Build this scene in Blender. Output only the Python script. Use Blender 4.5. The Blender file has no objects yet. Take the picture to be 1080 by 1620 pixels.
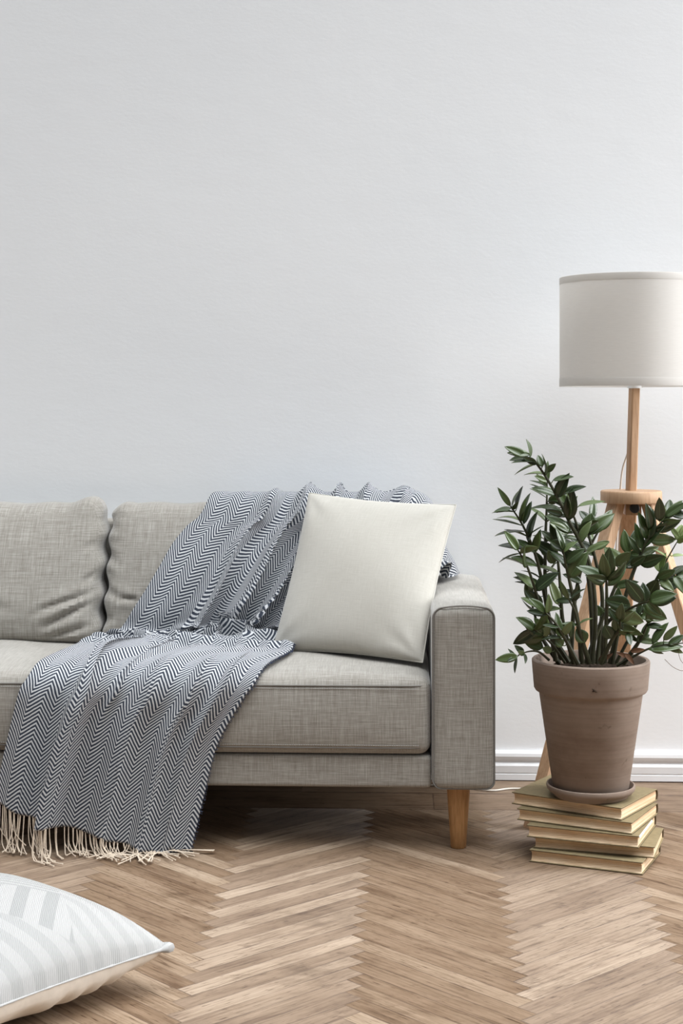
import bpy, bmesh, math, random
import numpy as np
from mathutils import Vector, Matrix
from mathutils.bvhtree import BVHTree

random.seed(7)
rng = np.random.RandomState(11)
S = bpy.context.scene
COL = S.collection

# ------------------------------------------------------------------ camera
F = 2500.0                      # focal length in pixels of the 1080 x 1620 frame
HZ = 640.0                      # row of the horizon
H = 1.148                       # camera height
TH = math.radians(2.29)         # camera turned a little to the left
cd = bpy.data.cameras.new('camera')
cam = bpy.data.objects.new('camera', cd)
COL.objects.link(cam)
cam.location = (0, 0, H)
cam.rotation_euler = (math.radians(90), 0, TH)
cd.sensor_width = 36.0
cd.lens = 36.0 * F / 1620.0
cd.shift_y = -(810.0 - HZ) / 1620.0
cd.clip_start = 0.05
S.camera = cam

# ------------------------------------------------------------------ light
W = bpy.data.worlds.new('world')
S.world = W
W.use_nodes = True
wt = W.node_tree
bg = wt.nodes['Background']
WORLD_BASE, WORLD_LOBE, WORLD_POW = 0.20, 11.2, 9.0
WORLD_DIR = Vector((0.24, -0.15, 0.95)).normalized()      # daylight comes from high up and from the right
tc = wt.nodes.new('ShaderNodeTexCoord')
dt = wt.nodes.new('ShaderNodeVectorMath')
dt.operation = 'DOT_PRODUCT'
dt.inputs[1].default_value = WORLD_DIR
wt.links.new(tc.outputs['Generated'], dt.inputs[0])


def wmath(op, a, b):
    n = wt.nodes.new('ShaderNodeMath')
    n.operation = op
    for i, x in enumerate((a, b)):
        if isinstance(x, (int, float)):
            n.inputs[i].default_value = x
        else:
            wt.links.new(x, n.inputs[i])
    return n.outputs[0]


wl = wmath('POWER', wmath('MAXIMUM', dt.outputs['Value'], 0.0), WORLD_POW)
sx_ = wt.nodes.new('ShaderNodeSeparateXYZ')
wt.links.new(tc.outputs['Generated'], sx_.inputs[0])
amb = wmath('MULTIPLY', wmath('ADD', wmath('MULTIPLY', wmath('MAXIMUM', sx_.outputs[2], 0.0), 1.3), 0.35), WORLD_BASE)   # the far room is dimmer near the floor
wt.links.new(wmath('ADD', wmath('MULTIPLY', wl, WORLD_LOBE), amb), bg.inputs[1])
bg.inputs[0].default_value = (0.945, 0.975, 1.0, 1)


def area(name, loc, target, sx, sy, power, col):
    l = bpy.data.lights.new(name, 'AREA')
    l.shape = 'RECTANGLE'
    l.size, l.size_y, l.energy, l.color = sx, sy, power, col
    o = bpy.data.objects.new(name, l)
    COL.objects.link(o)
    o.location = loc
    o.rotation_euler = (Vector(target) - Vector(loc)).to_track_quat('-Z', 'Y').to_euler()
    return o


area('window_daylight', (4.8, 4.05, 2.1), (0.0, 4.45, 1.2), 1.3, 2.8, 265, (0.97, 0.985, 1.0))

S.view_settings.view_transform = 'Standard'
S.view_settings.look = 'None'
S.view_settings.gamma = 1.0
S.view_settings.use_curve_mapping = False
S.view_settings.exposure = -0.03

# ------------------------------------------------------------------ helpers
CT, ST = math.cos(TH), math.sin(TH)


def _dir(px, py):
    a = (px - 540.0) / F
    return Vector((-ST + a * CT, CT + a * ST, (HZ - py) / F))


def at(px, py, Y):
    """Point of the place seen at a pixel, at distance Y from the camera's wall-parallel plane."""
    d = _dir(px, py)
    k = Y / d.y
    return Vector((d.x * k, Y, H + d.z * k))


def atz(px, py, z):
    d = _dir(px, py)
    k = (z - H) / d.z
    return Vector((d.x * k, d.y * k, z))


def wloc(o):
    v = Vector((0, 0, 0))
    while o is not None:
        v = v + o.location
        o = o.parent
    return v


def obj(name, bm, mat, parent=None, local=False, smooth=True, uv=None):
    me = bpy.data.meshes.new(name)
    if parent is not None and not local:
        off = wloc(parent)
        for v in bm.verts:
            v.co -= off
    bm.normal_update()
    if smooth:
        for f in bm.faces:
            f.smooth = True
        for e in bm.edges:
            if len(e.link_faces) == 2 and e.calc_face_angle(0) > 0.75:
                e.smooth = False
    if uv == 'box':
        lay = bm.loops.layers.uv.new('UVMap')
        for f in bm.faces:
            n = f.normal
            ax = max(range(3), key=lambda i: abs(n[i]))
            a, b = [(1, 2), (0, 2), (0, 1)][ax]
            for l in f.loops:
                l[lay].uv = (l.vert.co[a], l.vert.co[b])
    bm.to_mesh(me)
    bm.free()
    if mat is not None:
        me.materials.append(mat)
    o = bpy.data.objects.new(name, me)
    COL.objects.link(o)
    o.parent = parent
    return o


def empty(name, loc, rz=0.0):
    o = bpy.data.objects.new(name, None)
    o.empty_display_size = 0.1
    COL.objects.link(o)
    o.location = loc
    o.rotation_euler = (0, 0, rz)
    return o


def tag(o, label, cat, group=None):
    o['label'] = label
    o['category'] = cat
    if group:
        o['group'] = group
    return o


def structure(o):
    o['kind'] = 'structure'
    return o


def catmull(pts, n):
    """n points, evenly spaced in parameter, on a Catmull-Rom curve through pts."""
    P = [Vector(p) for p in pts]
    P = [P[0] * 2 - P[1]] + P + [P[-1] * 2 - P[-2]]
    m = len(P) - 3
    out = []
    for i in range(n):
        t = i / (n - 1) * m
        k = min(int(t), m - 1)
        t -= k
        a, b, c, d = P[k:k + 4]
        out.append(0.5 * ((2 * b) + (c - a) * t + (2 * a - 5 * b + 4 * c - d) * t * t + (3 * b - a - 3 * c + d) * t ** 3))
    return out


def tube(bm, pts, rad, seg=8, cap=True):
    pts = [Vector(p) for p in pts]
    n = len(pts)
    rads = rad if isinstance(rad, (list, tuple)) else [rad] * n
    up = None
    rings = []
    for i, p in enumerate(pts):
        t = (pts[min(i + 1, n - 1)] - pts[max(i - 1, 0)])
        if t.length < 1e-9:
            t = Vector((0, 0, 1))
        t.normalize()
        if up is None:
            up = Vector((0, 0, 1)) if abs(t.z) < 0.9 else Vector((1, 0, 0))
        s = t.cross(up)
        if s.length < 1e-6:
            s = t.cross(Vector((0, 1, 0)))
        s.normalize()
        up = s.cross(t).normalized()
        rings.append([bm.verts.new(p + rads[i] * (math.cos(2 * math.pi * k / seg) * s + math.sin(2 * math.pi * k / seg) * up)) for k in range(seg)])
    for a, b in zip(rings, rings[1:]):
        for k in range(seg):
            bm.faces.new((a[k], a[(k + 1) % seg], b[(k + 1) % seg], b[k]))
    if cap:
        bm.faces.new(rings[0][::-1])
        bm.faces.new(rings[-1])


def lathe(bm, prof, cx, cy, seg=64, lean=(0, 0), z0=0.0):
    rings = []
    for r, z in prof:
        ox, oy = cx + lean[0] * (z - z0), cy + lean[1] * (z - z0)
        if r < 1e-6:
            rings.append([bm.verts.new((ox, oy, z))])
        else:
            rings.append([bm.verts.new((ox + r * math.cos(2 * math.pi * k / seg), oy + r * math.sin(2 * math.pi * k / seg), z)) for k in range(seg)])
    for a, b in zip(rings, rings[1:]):
        for k in range(seg):
            k2 = (k + 1) % seg
            if len(a) == 1 and len(b) == 1:
                continue
            if len(a) == 1:
                bm.faces.new((a[0], b[k2], b[k]))
            elif len(b) == 1:
                bm.faces.new((a[k], a[k2], b[0]))
            else:
                bm.faces.new((a[k], a[k2], b[k2], b[k]))
    bmesh.ops.recalc_face_normals(bm, faces=bm.faces[:])


def axis_samples(a, b, r, step):
    """Coordinates along an edge, dense inside the rounding radius at each end."""
    arc = [r * (1 - math.cos(math.pi / 2 * k / 5)) for k in range(6)] if r > 0 else [0]
    n = max(2, int(round((b - a - 2 * r) / step)))
    mid = [a + r + (b - a - 2 * r) * k / n for k in range(1, n)]
    return [a + x for x in arc] + mid + [b - x for x in reversed(arc)]


def softbox(x0, x1, y0, y1, z0, z1, r=0.03, step=0.03, fn=None):
    """A box with rounded edges; fn(co, unit position) may move each vertex."""
    ax = [axis_samples(x0, x1, r, step), axis_samples(y0, y1, r, step), axis_samples(z0, z1, r, step)]
    N = [len(a) for a in ax]
    lo, hi = Vector((x0 + r, y0 + r, z0 + r)), Vector((x1 - r, y1 - r, z1 - r))
    bm = bmesh.new()
    vs = {}

    def V(i, j, k):
        key = (i, j, k)
        if key not in vs:
            p = Vector((ax[0][i], ax[1][j], ax[2][k]))
            q = Vector([min(max(p[m], lo[m]), hi[m]) for m in range(3)])
            d = p - q
            if d.length > 1e-9:
                p = q + d.normalized() * r
            if fn:
                u = Vector(((p.x - x0) / (x1 - x0) * 2 - 1, (p.y - y0) / (y1 - y0) * 2 - 1, (p.z - z0) / (z1 - z0) * 2 - 1))
                p = fn(p, u)
            vs[key] = bm.verts.new(p)
        return vs[key]
    for i in range(N[0] - 1):
        for j in range(N[1] - 1):
            for k, fl in ((0, 1), (N[2] - 1, 0)):
                q = [V(i, j, k), V(i + 1, j, k), V(i + 1, j + 1, k), V(i, j + 1, k)]
                bm.faces.new(q[::-1] if fl else q)
    for i in range(N[0] - 1):
        for k in range(N[2] - 1):
            for j, fl in ((0, 0), (N[1] - 1, 1)):
                q = [V(i, j, k), V(i + 1, j, k), V(i + 1, j, k + 1), V(i, j, k + 1)]
                bm.faces.new(q[::-1] if fl else q)
    for j in range(N[1] - 1):
        for k in range(N[2] - 1):
            for i, fl in ((0, 1), (N[0] - 1, 0)):
                q = [V(i, j, k), V(i, j + 1, k), V(i, j + 1, k + 1), V(i, j, k + 1)]
                bm.faces.new(q[::-1] if fl else q)
    return bm


def beam(bm, a, b, wdir, w, t, bev=0.003):
    """Rectangular bar from a to b: width w along wdir, thickness t across."""
    a, b = Vector(a), Vector(b)
    ax = (b - a).normalized()
    wd = Vector(wdir)
    wd = (wd - ax * wd.dot(ax)).normalized()
    td = ax.cross(wd)
    sec = []
    for sx, sy in ((-1, -1), (1, -1), (1, 1), (-1, 1)):
        cx, cy = sx * (w / 2 - bev), sy * (t / 2 - bev)
        q = [(cx + sx * bev, cy), (cx, cy + sy * bev)]
        if sx * sy > 0:
            q = q
        else:
            q = q[::-1]
        sec += q
    sec = [sec[i] for i in (1, 0, 3, 2, 5, 4, 7, 6)] if False else sec
    sec.sort(key=lambda q: math.atan2(q[1] * w, q[0] * t))
    ra = [bm.verts.new(a + wd * x + td * y) for x, y in sec]
    rb = [bm.verts.new(b + wd * x + td * y) for x, y in sec]
    n = len(sec)
    for i in range(n):
        bm.faces.new((ra[i], ra[(i + 1) % n], rb[(i + 1) % n], rb[i]))
    bm.faces.new(ra[::-1])
    bm.faces.new(rb)
    bmesh.ops.recalc_face_normals(bm, faces=bm.faces[:])


# ------------------------------------------------------------------ materials
class NT:
    def __init__(self, name):
        self.m = bpy.data.materials.new(name)
        self.m.use_nodes = True
        self.t = self.m.node_tree
        self.b = self.t.nodes['Principled BSDF']

    def n(self, typ, **kw):
        nd = self.t.nodes.new('ShaderNode' + typ)
        for k, v in kw.items():
            if k.startswith('i_'):
                key = k[2:]
                nd.inputs[int(key) if key.isdigit() else key.replace('_', ' ')].default_value = v
            else:
                setattr(nd, k, v)
        return nd

    def l(self, a, b):
        self.t.links.new(a, b)

    def math(self, op, a, b=0.0, c=None):
        nd = self.n('Math', operation=op)
        for i, x in enumerate((a, b) if c is None else (a, b, c)):
            if isinstance(x, (int, float)):
                nd.inputs[i].default_value = x
            else:
                self.l(x, nd.inputs[i])
        return nd.outputs[0]

    def mapping(self, src, scale=(1, 1, 1), rot=(0, 0, 0), loc=(0, 0, 0)):
        nd = self.n('Mapping')
        nd.inputs['Scale'].default_value = scale
        nd.inputs['Rotation'].default_value = rot
        nd.inputs['Location'].default_value = loc
        self.l(src, nd.inputs['Vector'])
        return nd.outputs[0]

    def noise(self, vec, scale=5.0, detail=2.0, rough=0.5):
        nd = self.n('TexNoise')
        nd.inputs['Scale'].default_value = scale
        nd.inputs['Detail'].default_value = detail
        nd.inputs['Roughness'].default_value = rough
        if vec is not None:
            self.l(vec, nd.inputs['Vector'])
        return nd.outputs['Fac']

    def ramp(self, fac, stops):
        nd = self.n('ValToRGB')
        e = nd.color_ramp.elements
        while len(e) < len(stops):
            e.new(0.5)
        for el, (p, c) in zip(e, stops):
            el.position = p
            el.color = tuple(c) + (1,) if len(c) == 3 else c
        self.l(fac, nd.inputs[0])
        return nd.outputs[0]

    def mix(self, fac, a, b, blend='MIX'):
        nd = self.n('Mix', data_type='RGBA', blend_type=blend)
        for sock, x in ((nd.inputs[0], fac), (nd.inputs[6], a), (nd.inputs[7], b)):
            if isinstance(x, (int, float)):
                sock.default_value = x
            elif isinstance(x, tuple):
                sock.default_value = x + (1,) if len(x) == 3 else x
            else:
                self.l(x, sock)
        return nd.outputs[2]

    def bump(self, hgt, strength=0.3, dist=0.01):
        nd = self.n('Bump')
        nd.inputs['Strength'].default_value = strength
        nd.inputs['Distance'].default_value = dist
        self.l(hgt, nd.inputs['Height'])
        self.l(nd.outputs[0], self.b.inputs['Normal'])

    def base(self, c):
        if isinstance(c, tuple):
            self.b.inputs['Base Color'].default_value = c + (1,) if len(c) == 3 else c
        else:
            self.l(c, self.b.inputs['Base Color'])

    def rough(self, r, spec=None):
        self.b.inputs['Roughness'].default_value = r
        if spec is not None:
            self.b.inputs['Specular IOR Level'].default_value = spec


def mat_plain(name, col, rough=0.6, spec=0.4, var=0.0, nscale=30.0, bump=0.0):
    t = NT(name)
    co = t.n('TexCoord').outputs['Object']
    n = t.noise(co, nscale, 4)
    d = tuple(c * (1 - var) for c in col)
    u = tuple(min(1, c * (1 + var)) for c in col)
    t.base(t.ramp(n, [(0.3, d), (0.7, u)]))
    t.rough(rough, spec)
    if bump:
        t.bump(n, bump, 0.003)
    return t.m


def mat_wall():
    t = NT('wall_paint')
    co = t.n('TexCoord').outputs['Object']
    big = t.noise(co, 1.3, 3)
    t.base(t.ramp(big, [(0.3, (0.83, 0.848, 0.868)), (0.7, (0.855, 0.872, 0.89))]))
    t.rough(0.85, 0.25)
    roller = t.noise(t.mapping(co, (60, 60, 110)), 1.0, 4, 0.6)
    lumps = t.noise(t.mapping(co, (9, 9, 16)), 1.0, 2)
    vo = t.n('TexVoronoi')
    vo.inputs['Scale'].default_value = 5.5
    t.l(co, vo.inputs['Vector'])
    chip = t.math('LESS_THAN', vo.outputs['Distance'], 0.035)
    h = t.math('ADD', t.math('ADD', t.math('MULTIPLY', roller, 0.35), t.math('MULTIPLY', lumps, 0.8)), t.math('MULTIPLY', chip, 0.55))
    t.bump(h, 0.14, 0.006)
    return t.m


def mat_floor():
    t = NT('herringbone_oak')
    uv = t.n('UVMap', uv_map='UVMap').outputs[0]
    ed = t.n('UVMap', uv_map='edge').outputs[0]
    at_ = t.n('Attribute', attribute_name='board')
    rnd = t.n('SeparateColor')
    t.l(at_.outputs['Color'], rnd.inputs[0])
    sp = t.n('SeparateXYZ')
    t.l(uv, sp.inputs[0])
    cb = t.n('CombineXYZ')
    t.l(sp.outputs[0], cb.inputs[0])
    t.l(sp.outputs[1], cb.inputs[1])
    t.l(t.math('MULTIPLY', rnd.outputs[0], 37.0), cb.inputs[2])
    v = cb.outputs[0]
    grain = t.noise(t.mapping(v, (6, 150, 1)), 1.0, 5, 0.6)
    fine = t.noise(t.mapping(v, (22, 520, 1)), 1.0, 3, 0.6)
    blot = t.noise(t.mapping(v, (5, 22, 1)), 1.0, 4, 0.6)
    pores = t.noise(t.mapping(v, (28, 300, 1)), 1.0, 2, 0.5)
    colr = t.ramp(rnd.outputs[1], [(0.0, (0.205, 0.139, 0.090)), (0.3, (0.250, 0.177, 0.119)), (0.7, (0.290, 0.212, 0.147)), (1.0, (0.340, 0.257, 0.184))])
    g = t.ramp(grain, [(0.27, (0.40, 0.34, 0.29)), (0.42, (0.84, 0.82, 0.79)), (0.56, (1, 1, 1)), (0.78, (1.12, 1.12, 1.12))])
    c = t.mix(1.0, colr, g, 'MULTIPLY')
    c = t.mix(1.0, c, t.ramp(fine, [(0.26, (0.62, 0.56, 0.50)), (0.42, (1.0, 1.0, 1.0))]), 'MULTIPLY')
    c = t.mix(1.0, c, t.ramp(blot, [(0.28, (0.62, 0.56, 0.52)), (0.48, (1.0, 1.0, 1.0)), (0.75, (1.10, 1.12, 1.15))]), 'MULTIPLY')
    c = t.mix(1.0, c, t.ramp(pores, [(0.27, (0.36, 0.29, 0.24)), (0.39, (1, 1, 1))]), 'MULTIPLY')
    # worn stains that run over the boards
    oc = t.n('TexCoord').outputs['Object']
    st = t.noise(t.mapping(oc, (3.5, 5.5, 1)), 1.0, 6, 0.65)
    c = t.mix(1.0, c, t.ramp(st, [(0.28, (0.55, 0.50, 0.45)), (0.42, (0.92, 0.90, 0.88)), (0.55, (1, 1, 1)), (0.75, (1.08, 1.09, 1.10))]), 'MULTIPLY')
    sm_ = t.noise(t.mapping(oc, (13, 21, 1), loc=(4, 9, 0)), 1.0, 5, 0.7)
    c = t.mix(1.0, c, t.ramp(sm_, [(0.0, (1, 1, 1)), (0.60, (1, 1, 1)), (0.72, (0.58, 0.53, 0.48))]), 'MULTIPLY')
    # open joints
    se = t.n('SeparateXYZ')
    t.l(ed, se.inputs[0])
    du = t.math('MINIMUM', se.outputs[0], t.math('SUBTRACT', 1.0, se.outputs[0]))
    dv = t.math('MINIMUM', se.outputs[1], t.math('SUBTRACT', 1.0, se.outputs[1]))
    d = t.math('MINIMUM', t.math('MULTIPLY', du, 0.468), t.math('MULTIPLY', dv, 0.047))
    wob = t.noise(t.mapping(v, (30, 30, 1)), 1.0, 2)
    gap = t.math('LESS_THAN', d, t.math('MULTIPLY', wob, 0.0034))
    fade = t.ramp(t.noise(t.mapping(v, (9, 9, 1)), 1.0, 2), [(0.38, (0.12,) * 3), (0.62, (0.92,) * 3)])
    bwf = t.n('RGBToBW')
    t.l(fade, bwf.inputs[0])
    c = t.mix(t.math('MULTIPLY', gap, bwf.outputs[0]), c, (0.085, 0.052, 0.034))
    t.base(c)
    rr = t.ramp(grain, [(0.3, (0.82,) * 3), (0.7, (0.70,) * 3)])
    t.l(rr, t.b.inputs['Roughness'])
    t.b.inputs['Specular IOR Level'].default_value = 0.48
    tg = t.n('Tangent', direction_type='UV_MAP', uv_map='UVMap')
    t.l(tg.outputs[0], t.b.inputs['Tangent'])
    t.b.inputs['Anisotropic'].default_value = 0.85
    t.b.inputs['Anisotropic Rotation'].default_value = 0.25
    hh = t.math('SUBTRACT', t.math('ADD', t.math('MULTIPLY', grain, 0.25), t.math('MULTIPLY', fine, 0.15)), t.math('MULTIPLY', gap, 0.9))
    t.bump(hh, 0.35, 0.0025)
    return t.m


def mat_linen(name, light, dark, su=1.0):
    """Loose plain weave with slubs running both ways."""
    t = NT(name)
    uv = t.n('UVMap', uv_map='UVMap').outputs[0]
    a = t.noise(t.mapping(uv, (300 * su, 11 * su, 1)), 1.0, 3, 0.6)
    b = t.noise(t.mapping(uv, (11 * su, 300 * su, 1), loc=(3.1, 7.7, 0)), 1.0, 3, 0.6)
    fa = t.noise(t.mapping(uv, (900, 40, 1)), 1.0, 1)
    fb = t.noise(t.mapping(uv, (40, 900, 1), loc=(1.3, 2.7, 0)), 1.0, 1)
    w = t.math('ADD', t.math('ADD', t.math('MULTIPLY', a, 0.34), t.math('MULTIPLY', b, 0.34)), t.math('ADD', t.math('MULTIPLY', fa, 0.16), t.math('MULTIPLY', fb, 0.16)))
    c = t.ramp(w, [(0.38, dark), (0.50, tuple((x + y) / 2 for x, y in zip(dark, light))), (0.60, light)])
    t.base(c)
    t.rough(0.95, 0.12)
    t.b.inputs['Sheen Weight'].default_value = 0.42
    t.bump(w, 0.2, 0.002)
    return t.m


def mat_herringbone_cloth():
    """Navy and off-white zigzag weave; UV in metres along and across the cloth."""
    t = NT('herringbone_wool')
    uv = t.n('UVMap', uv_map='UVMap').outputs[0]
    sp = t.n('SeparateXYZ')
    t.l(uv, sp.inputs[0])
    wob = t.math('MULTIPLY', t.math('SUBTRACT', t.noise(t.mapping(uv, (55, 55, 1)), 1.0, 2), 0.5), 0.0030)
    P, Q, SL = 0.068, 0.0118, 1.15
    # triangle wave across the width
    x = t.math('DIVIDE', sp.outputs[0], P)
    fr = t.math('FRACT', x)
    tri = t.math('MULTIPLY', t.math('ABSOLUTE', t.math('SUBTRACT', fr, 0.5)), P * SL)
    ph = t.math('DIVIDE', t.math('ADD', t.math('ADD', sp.outputs[1], tri), wob), Q)
    s = t.math('SINE', t.math('MULTIPLY', ph, 2 * math.pi))
    m = t.n('MapRange', interpolation_type='SMOOTHSTEP')
    m.inputs['From Min'].default_value = -0.20
    m.inputs['From Max'].default_value = 0.55
    t.l(s, m.inputs['Value'])
    fuzz = t.noise(t.mapping(uv, (800, 800, 1)), 1.0, 2)
    navy = t.ramp(fuzz, [(0.3, (0.022, 0.028, 0.042)), (0.7, (0.066, 0.076, 0.100))])
    white = t.ramp(fuzz, [(0.3, (0.44, 0.45, 0.47)), (0.7, (0.66, 0.67, 0.68))])
    t.base(t.mix(m.outputs[0], navy, white))
    t.rough(1.0, 0.05)
    t.b.inputs['Sheen Weight'].default_value = 0.05
    t.bump(t.math('ADD', t.math('MULTIPLY', s, 0.4), t.math('MULTIPLY', fuzz, 0.5)), 0.35, 0.0015)
    return t.m


def mat_wood(name, c0, c1, scale=(14, 14, 1.2), rough=0.5):
    t = NT(name)
    co = t.n('TexCoord').outputs['Object']
    a = t.noise(t.mapping(co, tuple(s * 9 for s in scale)), 1.0, 4, 0.6)
    b = t.noise(t.mapping(co, scale), 1.0, 3)
    w = t.math('ADD', t.math('MULTIPLY', a, 0.55), t.math('MULTIPLY', b, 0.45))
    t.base(t.ramp(w, [(0.36, c0), (0.62, c1)]))
    t.rough(rough, 0.35)
    t.bump(a, 0.08, 0.001)
    return t.m


def mat_leaf():
    t = NT('glossy_leaf')
    g = t.n('NewGeometry')
    uv = t.n('UVMap', uv_map='UVMap').outputs[0]
    sp = t.n('SeparateXYZ')
    t.l(uv, sp.inputs[0])
    c = t.ramp(g.outputs['Random Per Island'], [(0.0, (0.017, 0.030, 0.009)), (0.45, (0.032, 0.055, 0.015)), (0.8, (0.070, 0.105, 0.032)), (1.0, (0.130, 0.170, 0.066))])
    mid = t.math('LESS_THAN', t.math('ABSOLUTE', t.math('SUBTRACT', sp.outputs[1], 0.5)), 0.022)
    c = t.mix(t.math('MULTIPLY', mid, 0.6), c, (0.15, 0.22, 0.10))
    mt = t.noise(t.mapping(uv, (14, 30, 1)), 1.0, 3)
    c = t.mix(1.0, c, t.ramp(mt, [(0.3, (0.8, 0.8, 0.8)), (0.7, (1.15, 1.15, 1.15))]), 'MULTIPLY')
    # paler underside
    c = t.mix(t.math('MULTIPLY', g.outputs['Backfacing'], 0.6), c, (0.12, 0.17, 0.09))
    t.base(c)
    t.rough(0.30, 0.62)
    vein = t.n('TexWave')
    vein.inputs['Scale'].default_value = 3.0
    vein.inputs['Distortion'].default_value = 1.5
    t.l(t.mapping(uv, (3.2, 0.6, 1)), vein.inputs['Vector'])
    t.bump(vein.outputs['Fac'], 0.10, 0.001)
    return t.m


def mat_young_leaf():
    t = NT('young_leaf')
    g = t.n('NewGeometry')
    c = t.ramp(g.outputs['Random Per Island'], [(0.0, (0.17, 0.25, 0.08)), (1.0, (0.30, 0.38, 0.16))])
    t.base(c)
    t.rough(0.4, 0.45)
    return t.m


def mat_pages():
    t = NT('page_edges')
    co = t.n('TexCoord').outputs['Object']
    a = t.noise(t.mapping(co, (2.5, 2.5, 650)), 1.0, 3, 0.7)
    b = t.noise(t.mapping(co, (9, 9, 40)), 1.0, 3)
    w = t.math('ADD', t.math('MULTIPLY', a, 0.65), t.math('MULTIPLY', b, 0.35))
    t.base(t.ramp(w, [(0.35, (0.47, 0.29, 0.155)), (0.5, (0.68, 0.495, 0.32)), (0.65, (0.79, 0.645, 0.475))]))
    t.rough(0.9, 0.1)
    t.bump(a, 0.35, 0.0012)
    return t.m


def mat_clay():
    t = NT('grey_brown_clay')
    co = t.n('TexCoord').outputs['Object']
    a = t.noise(t.mapping(co, (6, 6, 9)), 1.0, 5, 0.6)
    ring = t.noise(t.mapping(co, (1.5, 1.5, 110)), 1.0, 3, 0.6)
    spots = t.noise(t.mapping(co, (38, 38, 38)), 1.0, 2)
    c = t.ramp(a, [(0.28, (0.190, 0.134, 0.104)), (0.48, (0.248, 0.190, 0.153)), (0.72, (0.292, 0.234, 0.196))])
    c = t.mix(1.0, c, t.ramp(ring, [(0.3, (0.90, 0.89, 0.88)), (0.7, (1.06, 1.06, 1.06))]), 'MULTIPLY')
    c = t.mix(1.0, c, t.ramp(spots, [(0.22, (0.6, 0.58, 0.56)), (0.3, (1, 1, 1))]), 'MULTIPLY')
    t.base(c)
    t.rough(0.82, 0.25)
    t.bump(t.math('ADD', ring, t.math('MULTIPLY', spots, 0.4)), 0.12, 0.002)
    return t.m


def mat_floor_cushion():
    """Off-white cotton woven with pale grey bars that change direction between panels."""
    t = NT('woven_white_cotton')
    uv = t.n('UVMap', uv_map='UVMap').outputs[0]
    sp = t.n('SeparateXYZ')
    t.l(uv, sp.inputs[0])
    U, V = sp.outputs[0], sp.outputs[1]          # 0..1 over the face

    def stripes(vec, period, duty):
        return t.math('LESS_THAN', t.math('FRACT', t.math('DIVIDE', vec, period)), duty)
    d1 = t.math('ADD', U, V)
    d2 = t.math('SUBTRACT', U, V)
    bars = stripes(t.math('ADD', d2, 5.0), 0.150, 0.46)
    lines = stripes(d1, 0.056, 0.48)
    wavy = t.math('ADD', t.math('ADD', U, 3.0), t.math('MULTIPLY', t.math('SINE', t.math('MULTIPLY', V, 22.0)), 0.012))
    ripple = t.math('MULTIPLY', stripes(wavy, 0.075, 0.5), 0.5)
    rows = t.math('MULTIPLY', stripes(t.math('ADD', t.math('ADD', U, 3.0), t.math('MULTIPLY', V, 0.35)), 0.095, 0.5), 0.55)
    pat = t.mix(t.math('GREATER_THAN', d1, 1.07), bars, lines)
    pat = t.mix(t.math('GREATER_THAN', t.math('ADD', d2, t.math('MULTIPLY', d1, 0.25)), 0.74), pat, ripple)
    pat = t.mix(t.math('LESS_THAN', t.math('ADD', d1, t.math('MULTIPLY', d2, 0.15)), 0.74), pat, rows)
    warp = t.n('TexWave')
    warp.inputs['Scale'].default_value = 1.0
    t.l(t.mapping(uv, (52, 52, 1), rot=(0, 0, 0.78)), warp.inputs['Vector'])
    rib = t.math('MULTIPLY', warp.outputs['Fac'], 0.45)
    fuzz = t.noise(t.mapping(uv, (140, 140, 1)), 1.0, 2)
    fac = t.math('MULTIPLY', t.n('RGBToBW').outputs[0], 1.0)
    bw = [n for n in t.t.nodes if n.bl_idname == 'ShaderNodeRGBToBW'][0]
    t.l(pat, bw.inputs[0])
    fac = t.math('MULTIPLY', bw.outputs[0], t.math('ADD', rib, 0.55))
    t.base(t.mix(fac, (0.40, 0.396, 0.389), (0.302, 0.307, 0.30)))
    t.rough(0.95, 0.1)
    t.bump(t.math('ADD', warp.outputs['Fac'], t.math('MULTIPLY', fuzz, 0.5)), 0.5, 0.003)
    return t.m


M_wall = mat_wall()
M_floor = mat_floor()
M_trim = mat_plain('white_trim_paint', (0.74, 0.745, 0.76), 0.55, 0.4, 0.03, 14, 0.05)
M_sofa = mat_linen('grey_linen', (0.395, 0.378, 0.343), (0.205, 0.186, 0.160))
M_seam = mat_plain('dark_seam', (0.20, 0.19, 0.175), 0.9, 0.1, 0.1)
M_stitch = mat_plain('grey_thread', (0.36, 0.35, 0.33), 0.9, 0.1, 0.1)
M_oak = mat_wood('honey_oak', (0.33, 0.165, 0.062), (0.56, 0.315, 0.14), (22, 22, 1.6))
M_birch = mat_wood('pale_beech', (0.42, 0.25, 0.14), (0.60, 0.40, 0.255), (20, 20, 1.6), 0.55)
M_wool = mat_herringbone_cloth()
M_yarn = mat_plain('cream_yarn', (0.66, 0.56, 0.45), 0.95, 0.1, 0.12, 200)
M_navy = mat_plain('navy_thread', (0.055, 0.065, 0.10), 0.95, 0.1, 0.3, 300)
M_pillow = mat_linen('beige_cotton', (0.530, 0.511, 0.463), (0.45, 0.43, 0.383), 1.8)
M_cush = mat_floor_cushion()
M_cushback = mat_plain('plain_cream_cotton', (0.72, 0.655, 0.575), 0.9, 0.15, 0.05, 60, 0.05)
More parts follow.
